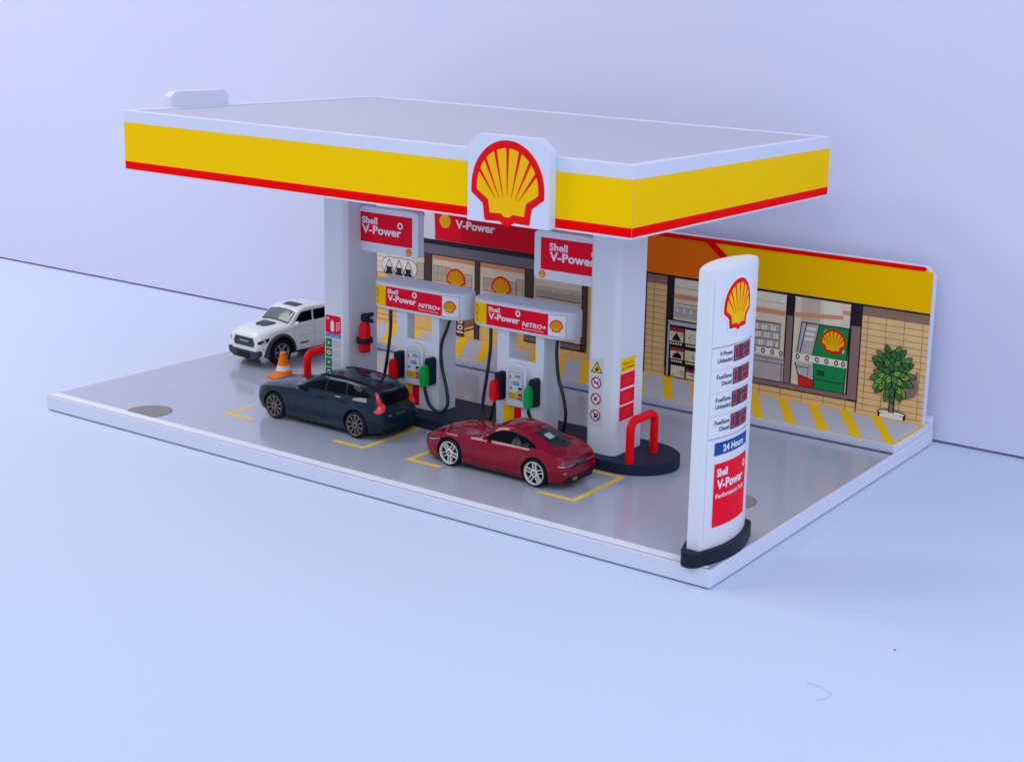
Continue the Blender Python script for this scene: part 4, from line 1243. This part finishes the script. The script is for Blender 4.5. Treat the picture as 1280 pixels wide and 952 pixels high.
# ---------------------------------------------------------------- dark teal estate car
def build_wagon():
    wb = 5.17
    t = thing("toy_car", "dark teal estate car with bronze wheels and red tail lamps", "car", (-26.36, 5.55, BT + .008), 0, "die-cast toy cars on the forecourt")
    st = [(-1.50, .52, .62, .86, .80, .82, 1.02, .58, 1.14, 1.18),
          (-1.45, .44, .80, 1.02, .80, .98, 1.10, .72, 1.26, 1.30),
          (-1.30, .34, 1.02, 1.22, .80, 1.16, 1.24, .84, 1.40, 1.45),
          (-1.02, .29, 1.22, 1.39, .82, 1.30, 1.38, .92, 1.53, 1.58),
          (-.5, .27, 1.34, 1.48, .85, 1.39, 1.50, .96, 1.63, 1.68),
          (.20, .27, 1.37, 1.50, .86, 1.40, 1.58, .98, 1.71, 1.77),
          (.90, .27, 1.37, 1.50, .86, 1.39, 1.62, 1.00, 1.77, 1.84),
          (1.25, .27, 1.37, 1.50, .86, 1.39, 1.65, 1.05, 1.83, 1.91),
          (1.80, .27, 1.37, 1.50, .86, 1.38, 1.67, 1.02, 2.12, 2.22),
          (2.45, .27, 1.37, 1.50, .86, 1.38, 1.70, .98, 2.40, 2.50),
          (3.20, .27, 1.37, 1.50, .86, 1.38, 1.73, .96, 2.52, 2.63),
          (4.20, .27, 1.37, 1.50, .88, 1.38, 1.76, .95, 2.53, 2.64),
          (5.10, .28, 1.37, 1.51, .90, 1.40, 1.79, .93, 2.47, 2.58),
          (5.75, .30, 1.35, 1.49, .92, 1.37, 1.79, .90, 2.37, 2.47),
          (6.02, .33, 1.31, 1.45, .94, 1.33, 1.77, .88, 2.27, 2.36),
          (6.15, .35, 1.28, 1.42, .95, 1.31, 1.75, .88, 2.22, 2.30),
          (6.23, .37, 1.26, 1.40, .96, 1.29, 1.72, .90, 2.08, 2.14),
          (6.40, .42, 1.20, 1.35, .96, 1.24, 1.58, .96, 1.70, 1.74),
          (6.50, .46, 1.14, 1.30, .94, 1.18, 1.40, .96, 1.50, 1.53),
          (6.60, .52, 1.06, 1.22, .90, 1.10, 1.16, .92, 1.24, 1.27),
          (6.66, .60, .98, 1.12, .86, 1.00, 1.02, .84, 1.08, 1.10)]
    c = Car(st, ledge=.065)
    bd = c.body(t, "paint_teal", [(0, .645, .73, .92, 2), (wb, .645, .73, .92, 2)])
    pair(c, t, "window_trim", 'left', [([(1.58, 1.86), (1.95, 2.08), (2.55, 2.32), (3.3, 2.44), (4.3, 2.45), (5.3, 2.36), (5.82, 2.14), (5.96, 2.0), (5.75, 1.96), (4.2, 1.90), (2.4, 1.86)], "trim_black", .006)])
    pair(c, t, "side_window", 'left', [([(1.70, 1.885), (2.0, 2.07), (2.58, 2.29), (3.10, 2.39), (3.10, 1.90)], "glass_dark", .014)])
    pair(c, t, "side_window", 'left', [([(3.20, 2.405), (4.28, 2.42), (4.42, 1.935), (3.20, 1.905)], "glass_dark", .014)])
    pair(c, t, "side_window", 'left', [([(4.40, 2.415), (5.28, 2.33), (5.76, 2.12), (5.87, 2.01), (5.68, 1.985), (4.53, 1.94)], "glass_dark", .014)])
    g = MB(); c.patch(g, 'top', [(1.36, -1.0), (1.30, -.5), (1.28, 0), (1.30, .5), (1.36, 1.0), (2.36, .86), (2.42, .4), (2.44, 0), (2.42, -.4), (2.36, -.86)], "glass_smoke", .012); g.build("windshield", t)
    g = MB(); c.patch(g, 'rear', [(-.82, 2.12), (.82, 2.12), (.98, 1.72), (.9, 1.64), (-.9, 1.64), (-.98, 1.72)], "glass_dark", .014); g.build("rear_window", t)
    # roof spoiler
    g = MB(); g.extrude([(5.95, -.86), (6.25, -.84), (6.33, -.4), (6.35, 0), (6.33, .4), (6.25, .84), (5.95, .86)], lambda u, v, h: (u, v, 2.27 + h - (u - 5.95) * .22), -.03, .06, "paint_teal"); g.build("roof_spoiler", t, bevel=.025)
    l = MB()
    sides(c, l, [(1.42, .46), (1.38, 1.0), (1.46, 1.70)], .022, "line_dark")
    sides(c, l, [(3.18, .46), (3.20, 1.1), (3.14, 1.78)], .022, "line_dark")
    sides(c, l, [(4.42, .50), (4.40, .8), (4.62, 1.25), (4.78, 1.5), (4.55, 1.84)], .022, "line_dark")
    sides(c, l, [(1.42, .46), (4.42, .46)], .02, "line_dark")
    sides(c, l, [(.78, .60), (4.3, .58)], .03, "line_dark")
    c.strip(l, 'top', [(-1.2, -1.0), (-.4, -1.1), (.6, -1.13), (1.22, -1.08), (1.27, 0), (1.22, 1.08), (.6, 1.13), (-.4, 1.1), (-1.2, 1.0)], .022, "line_dark")
    c.strip(l, 'rear', [(-1.0, 1.62), (-.98, 1.3), (-.9, .98), (.9, .98), (.98, 1.3), (1.0, 1.62)], .022, "line_dark")
    absorb(bd, l)
    for x in (2.75, 4.25): pair(c, t, "door_handle", 'left', [([(x, 1.52), (x + .34, 1.525), (x + .34, 1.60), (x, 1.595)], "trim_black", .03, .1, .03)])
    # rails on the roof
    for s in (-1, 1):
        g = MB(); g.tube([c.cast('top', x, s * .86, .035) for x in (2.5, 3.0, 3.6, 4.2, 4.8, 5.3, 5.7)], .03, "trim_black", n=8); g.build("roof_rail", t)
    pair(c, t, "taillight", 'rear_left', [([(3.53, 2.20), (3.62, 2.23), (3.80, 1.84), (3.98, 1.62), (3.92, 1.40), (3.56, 1.34), (3.42, 1.42), (3.64, 1.66)], "lamp_red", .02)])
    g = MB()
    c.patch(g, 'rear', [(-.34, 1.26), (.34, 1.26), (.34, 1.12), (-.34, 1.12)], "trim_charcoal", .014); g.build("number_plate", t)
    g = MB()
    for q in range(5): c.patch(g, 'rear', [(-.34 + q * .15, 1.43), (-.24 + q * .15, 1.43), (-.24 + q * .15, 1.36), (-.34 + q * .15, 1.36)], "trim_charcoal", .014, .2)
    g.build("badge_lettering", t); g = MB()
    c.patch(g, 'rear', [(-.82, 1.22), (-.62, 1.22), (-.62, 1.16), (-.82, 1.16)], "chrome", .014, .2)
    g.build("badge", t)
    g = MB()
    g.extrude([(-1.1, .66), (-1.14, .5), (-.95, .28), (.95, .28), (1.14, .5), (1.1, .66)], lambda u, v, h: (6.10 + h, u, v), 0.0, .50, "trim_black"); g.build("rear_bumper", t, bevel=.06)
    pair(c, t, "headlight", 'front_left', [([(-.06, 1.30), (.30, 1.40), (.62, 1.48), (.75, 1.42), (.45, 1.26), (.08, 1.16)], "glass_smoke", .014)])
    g = MB(); c.patch(g, 'front', [(-.48, .96), (-.48, 1.12), (.48, 1.12), (.48, .96), (.4, .82), (-.4, .82)], "trim_black", .012)
    g.build("grille", t)
    g = MB(); g.box(.7, 4.5, -1.28, 1.28, .18, .36, "trim_black"); g.build("underbody", t)
    for s in (-1, 1):
        g = MB(); g.lathe([(0, -.14), (.09, -.12), (.13, 0), (.09, .12), (0, .14)], "trim_black", 14, axis='y')
        g.build("mirror", t, loc=(1.78, s * 1.46, 1.88), merge=1e-4)
    for x in (0, wb):
        for s in (-1, 1): wheel(t, x, s * 1.27, .645, .645, .51, .44, s, 'ten', "rim_bronze")
build_wagon()

# ---------------------------------------------------------------- white pickup
def build_pickup():
    wb = 4.2
    t = thing("toy_car", "white pickup truck with black wheel arches, grille and bonnet scoop", "car", (-34.85, 11.72, BT + .008), math.radians(86), "die-cast toy cars on the forecourt")
    st = [(-1.40, .66, .86, 1.02, 1.10, 1.00, 1.50, .82, 1.66, 1.70),
          (-1.33, .60, .98, 1.16, 1.10, 1.12, 1.58, .92, 1.77, 1.81),
          (-1.12, .56, 1.16, 1.30, 1.10, 1.24, 1.68, 1.00, 1.88, 1.93),
          (-.72, .56, 1.28, 1.38, 1.10, 1.32, 1.80, 1.06, 1.98, 2.03),
          (0.0, .58, 1.32, 1.40, 1.12, 1.34, 1.90, 1.10, 2.05, 2.12),
          (.48, .58, 1.32, 1.40, 1.12, 1.33, 1.94, 1.12, 2.08, 2.16),
          (.70, .58, 1.32, 1.40, 1.12, 1.32, 1.96, 1.14, 2.12, 2.20),
          (1.15, .58, 1.32, 1.40, 1.12, 1.31, 2.00, 1.12, 2.48, 2.56),
          (1.58, .58, 1.32, 1.40, 1.12, 1.30, 2.02, 1.10, 2.76, 2.83),
          (2.20, .58, 1.32, 1.40, 1.12, 1.30, 2.04, 1.10, 2.87, 2.95),
          (3.30, .58, 1.32, 1.40, 1.12, 1.30, 2.04, 1.10, 2.85, 2.93),
          (3.70, .58, 1.32, 1.40, 1.12, 1.30, 2.04, 1.10, 2.77, 2.85),
          (3.88, .60, 1.32, 1.40, 1.12, 1.31, 2.00, 1.20, 2.10, 2.12),
          (5.60, .62, 1.32, 1.40, 1.12, 1.31, 1.98, 1.22, 2.08, 2.10),
          (5.75, .66, 1.26, 1.34, 1.12, 1.26, 1.92, 1.16, 2.02, 2.04)]
    c = Car(st)
    bd = c.body(t, "paint_white", [(0, .72, .92, .78, 2), (wb, .72, .92, .78, 2)])
    g = MB(); c.patch(g, 'front', [(-1.10, 2.14), (-1.03, 2.68), (-.5, 2.75), (0, 2.77), (.5, 2.75), (1.03, 2.68), (1.10, 2.14), (.5, 2.20), (0, 2.22), (-.5, 2.20)], "trim_charcoal", .008)
    g.build("window_trim", t)
    g = MB(); c.patch(g, 'front', [(-1.03, 2.20), (-.98, 2.64), (-.5, 2.71), (0, 2.73), (.5, 2.71), (.98, 2.64), (1.03, 2.20), (.5, 2.26), (0, 2.28), (-.5, 2.26)], "glass_teal", .016); g.build("windshield", t)
    pair(c, t, "side_window", 'left', [([(1.06, 2.14), (1.52, 2.62), (1.66, 2.70), (2.36, 2.73), (2.36, 2.15)], "glass_dark", .014)])
    pair(c, t, "side_window", 'left', [([(2.48, 2.73), (3.35, 2.72), (3.50, 2.65), (3.55, 2.17), (2.48, 2.15)], "glass_dark", .014)])
    l = MB()
    sides(c, l, [(.98, .80), (.96, 1.5), (1.0, 2.04)], .02, "line_grey"); sides(c, l, [(2.42, .72), (2.42, 2.10)], .02, "line_grey")
    sides(c, l, [(3.70, .9), (3.70, 2.1)], .02, "line_grey"); sides(c, l, [(1.15, 1.40), (3.7, 1.40)], .02, "line_grey")
    c.strip(l, 'top', [(-1.3, -.95), (-.4, -1.12), (.58, -1.14), (.66, 0), (.58, 1.14), (-.4, 1.12), (-1.3, .95)], .02, "line_grey")
    absorb(bd, l)
    for x in (2.1, 3.3): pair(c, t, "door_handle", 'left', [([(x, 1.76), (x + .3, 1.76), (x + .3, 1.84), (x, 1.84)], "paint_white", .035, .1, .03)])
    pair(c, t, "door_lettering", 'left', [*[([(1.36 + q * .10, .97), (1.44 + q * .10, .97), (1.46 + q * .10, 1.07), (1.38 + q * .10, 1.07)], "trim_black", .012, .2) for q in range(6)]])
    g = MB(); c.patch(g, 'top', [(-.38, -.18), (-.24, -.42), (.40, -.50), (.40, .50), (-.24, .42), (-.38, .18), (-.30, 0)], "trim_charcoal", .06, .1, .05); g.build("bonnet_scoop", t)
    g = MB(); c.patch(g, 'top', [(1.78, -.56), (1.78, .56), (2.35, .60), (2.35, -.60)], "trim_charcoal", .014); g.build("sunroof", t)
    g = MB(); c.patch(g, 'front', [(-.70, 1.62), (.70, 1.62), (.84, 1.34), (.78, 1.12), (-.78, 1.12), (-.84, 1.34)], "trim_charcoal", .02, .1, .03)
    gr = g.build("grille", t)
    g = MB()
    for q in range(7): c.patch(g, 'front', [(-.36 + q * .105, 1.36), (-.28 + q * .105, 1.36), (-.28 + q * .105, 1.45), (-.36 + q * .105, 1.45)], "line_grey", .03, .2)
    g.build("grille_lettering", gr)
    hl = pair(c, t, "headlight", 'front_left', [([(-.22, 1.44), (.02, 1.54), (.36, 1.64), (.40, 1.54), (.26, 1.38), (.02, 1.32), (-.20, 1.34)], "trim_black", .02)])
    for vw, h1 in zip(('front_left', 'front_right'), hl):
        g = MB(); c.strip(g, vw, [(.08, 1.54), (.20, 1.46), (.14, 1.38), (.00, 1.38)], .06, "paint_white", .03); g.build("lamp_strip", h1)
    pair(c, t, "fog_lamp", 'front_left', [([(.06, 1.0), (.14, 1.0), (.14, 1.09), (.06, 1.09)], "counter_grey", .014, .2)])
    g = MB()
    g.extrude([(-1.24, .98), (-1.18, .66), (-.80, .46), (.80, .46), (1.18, .66), (1.24, .98), (.90, .90), (-.90, .90)], lambda u, v, h: (-1.02 - h, u, v), 0.0, .46, "trim_charcoal"); g.build("front_bumper", t, bevel=.08, seg=3)
    g = MB(); g.extrude([(-.5, .80), (-.45, .52), (.45, .52), (.5, .80)], lambda u, v, h: (-1.2 - h, u, v), 0.0, .32, "trim_black"); g.build("skid_plate", t, bevel=.05)
    # wheel arch flares
    for x in (0, wb):
        for s, vw in ((-1, 'left'), (1, 'right')):
            g = MB(); n = 22; R0, R1 = .90, 1.06; V3 = []
            for i in range(n + 1):
                a = -.12 + (PI + .24) * i / n
                pin = c.cast(vw, x + R0 * math.cos(a), .72 + R0 * math.sin(a) * .98, 0)
                yy = s * 1.50
                po = c.cast(vw, x + R1 * math.cos(a), .72 + R1 * math.sin(a) * .98, .005)
                V3 += [(x + R0 * math.cos(a), s * 1.2, .72 + R0 * math.sin(a) * .98), (x + R0 * math.cos(a), yy, .72 + R0 * math.sin(a) * .98),
                       (x + (R1 - .05) * math.cos(a), yy - s * .02, .72 + (R1 - .05) * math.sin(a) * .98), tuple(po)]
            F = []
            for i in range(n):
                for k in range(3): F.append((4 * i + k, 4 * i + k + 1, 4 * i + k + 5, 4 * i + k + 4))
            g.add(V3, F, "trim_charcoal", True); g.build("wheel_arch", t)
    g = MB(); g.box(-.7, 5.2, -1.0, 1.0, .42, .62, "trim_black"); g.build("chassis", t)
    for s in (-1, 1):
        g = MB(); g.lathe([(0, -.15), (.12, -.12), (.17, 0), (.12, .12), (0, .15)], "paint_white", 14, axis='y')
        g.build("mirror", t, loc=(1.12, s * 1.42, 2.12), merge=1e-4)
    for x in (0, wb):
        for s in (-1, 1): wheel(t, x, s * 1.20, .72, .72, .50, .50, s, 'six', "rim_grey")
build_pickup()

# ================================================================= LIGHT, AIR AND CAMERA
w = bpy.data.worlds.new("World"); S.world = w; w.use_nodes = True
nt = w.node_tree
bg = nt.nodes["Background"]
# a plain room: bright soft ceiling light, dimmer towards the horizon
tc = nt.nodes.new("ShaderNodeTexCoord"); sx = nt.nodes.new("ShaderNodeSeparateXYZ")
rp = nt.nodes.new("ShaderNodeValToRGB")
nt.links.new(tc.outputs["Generated"], sx.inputs["Vector"]); nt.links.new(sx.outputs["Z"], rp.inputs["Fac"])
e = rp.color_ramp.elements
e[0].position = 0.0; e[0].color = (0.56, 0.59, 0.69, 1)
e[1].position = 0.75; e[1].color = (0.53, 0.61, 0.77, 1)
nt.links.new(rp.outputs["Color"], bg.inputs["Color"]); bg.inputs["Strength"].default_value = 0.98

def area(name, loc, target, size, power, color):
    L = bpy.data.lights.new(name, 'AREA'); L.shape = 'DISK'; L.size = size; L.energy = power; L.color = color
    o = bpy.data.objects.new(name, L); COL.objects.link(o); o.location = loc
    o.rotation_euler = (Vector(target) - Vector(loc)).to_track_quat('-Z', 'Y').to_euler()
    return o
area("softbox_lamp", (50, -76, 80), (-14, 8, 2), 140, 39000, (0.74, 0.84, 0.98))
area("right_fill_lamp", (82, -12, 62), (6, 8, 2), 70, 18000, (0.84, 0.88, 1.0))  # unseen fill added to lift the right side of table and backdrop
area("highlight_lamp", (-92, -53, 76), (-18, 4, 2), 27, 16000, (0.94, 0.95, 0.97))  # small unseen lamp added for crisp glints along the car shoulders
area("side_lamp", (-88, -8, 84), (-66, 4, 0), 60, 33000, (1.0, 0.90, 0.82))

r = Vector((0.85425, 0.51856, 0.03803))
CAM = (24.04931541697717, -45.22441645012546, 21.493279293916494)
yaw, pitch, roll, F = -0.5452071175534038, -0.21043961091563687, 0.038037593672706566, 1840.4809959299964
cy, sy, cp, sp = math.cos(yaw), math.sin(yaw), math.cos(pitch), math.sin(pitch)
f = Vector((sy * cp, cy * cp, sp)); r0 = Vector((cy, -sy, 0)); u0 = r0.cross(f)
cr, sr = math.cos(roll), math.sin(roll)
r = cr * r0 + sr * u0; u = -sr * r0 + cr * u0
cam = bpy.data.cameras.new("camera"); co = bpy.data.objects.new("camera", cam); COL.objects.link(co)
M = Matrix((r, u, -f)).transposed().to_4x4(); M.translation = Vector(CAM); co.matrix_world = M
cam.sensor_fit = 'HORIZONTAL'; cam.sensor_width = 36; cam.lens = F / 1280 * 36
cam.shift_x = (640 - 802.4444717806449) / 1280; cam.shift_y = (385.1475123902242 - 476) / 1280
cam.clip_start = 0.5; cam.clip_end = 1000
S.camera = co
S.view_settings.view_transform = 'Standard'; S.view_settings.look = 'None'; S.view_settings.exposure = 0; S.view_settings.gamma = 1
S.render.engine = 'CYCLES'; S.cycles.max_bounces = 8
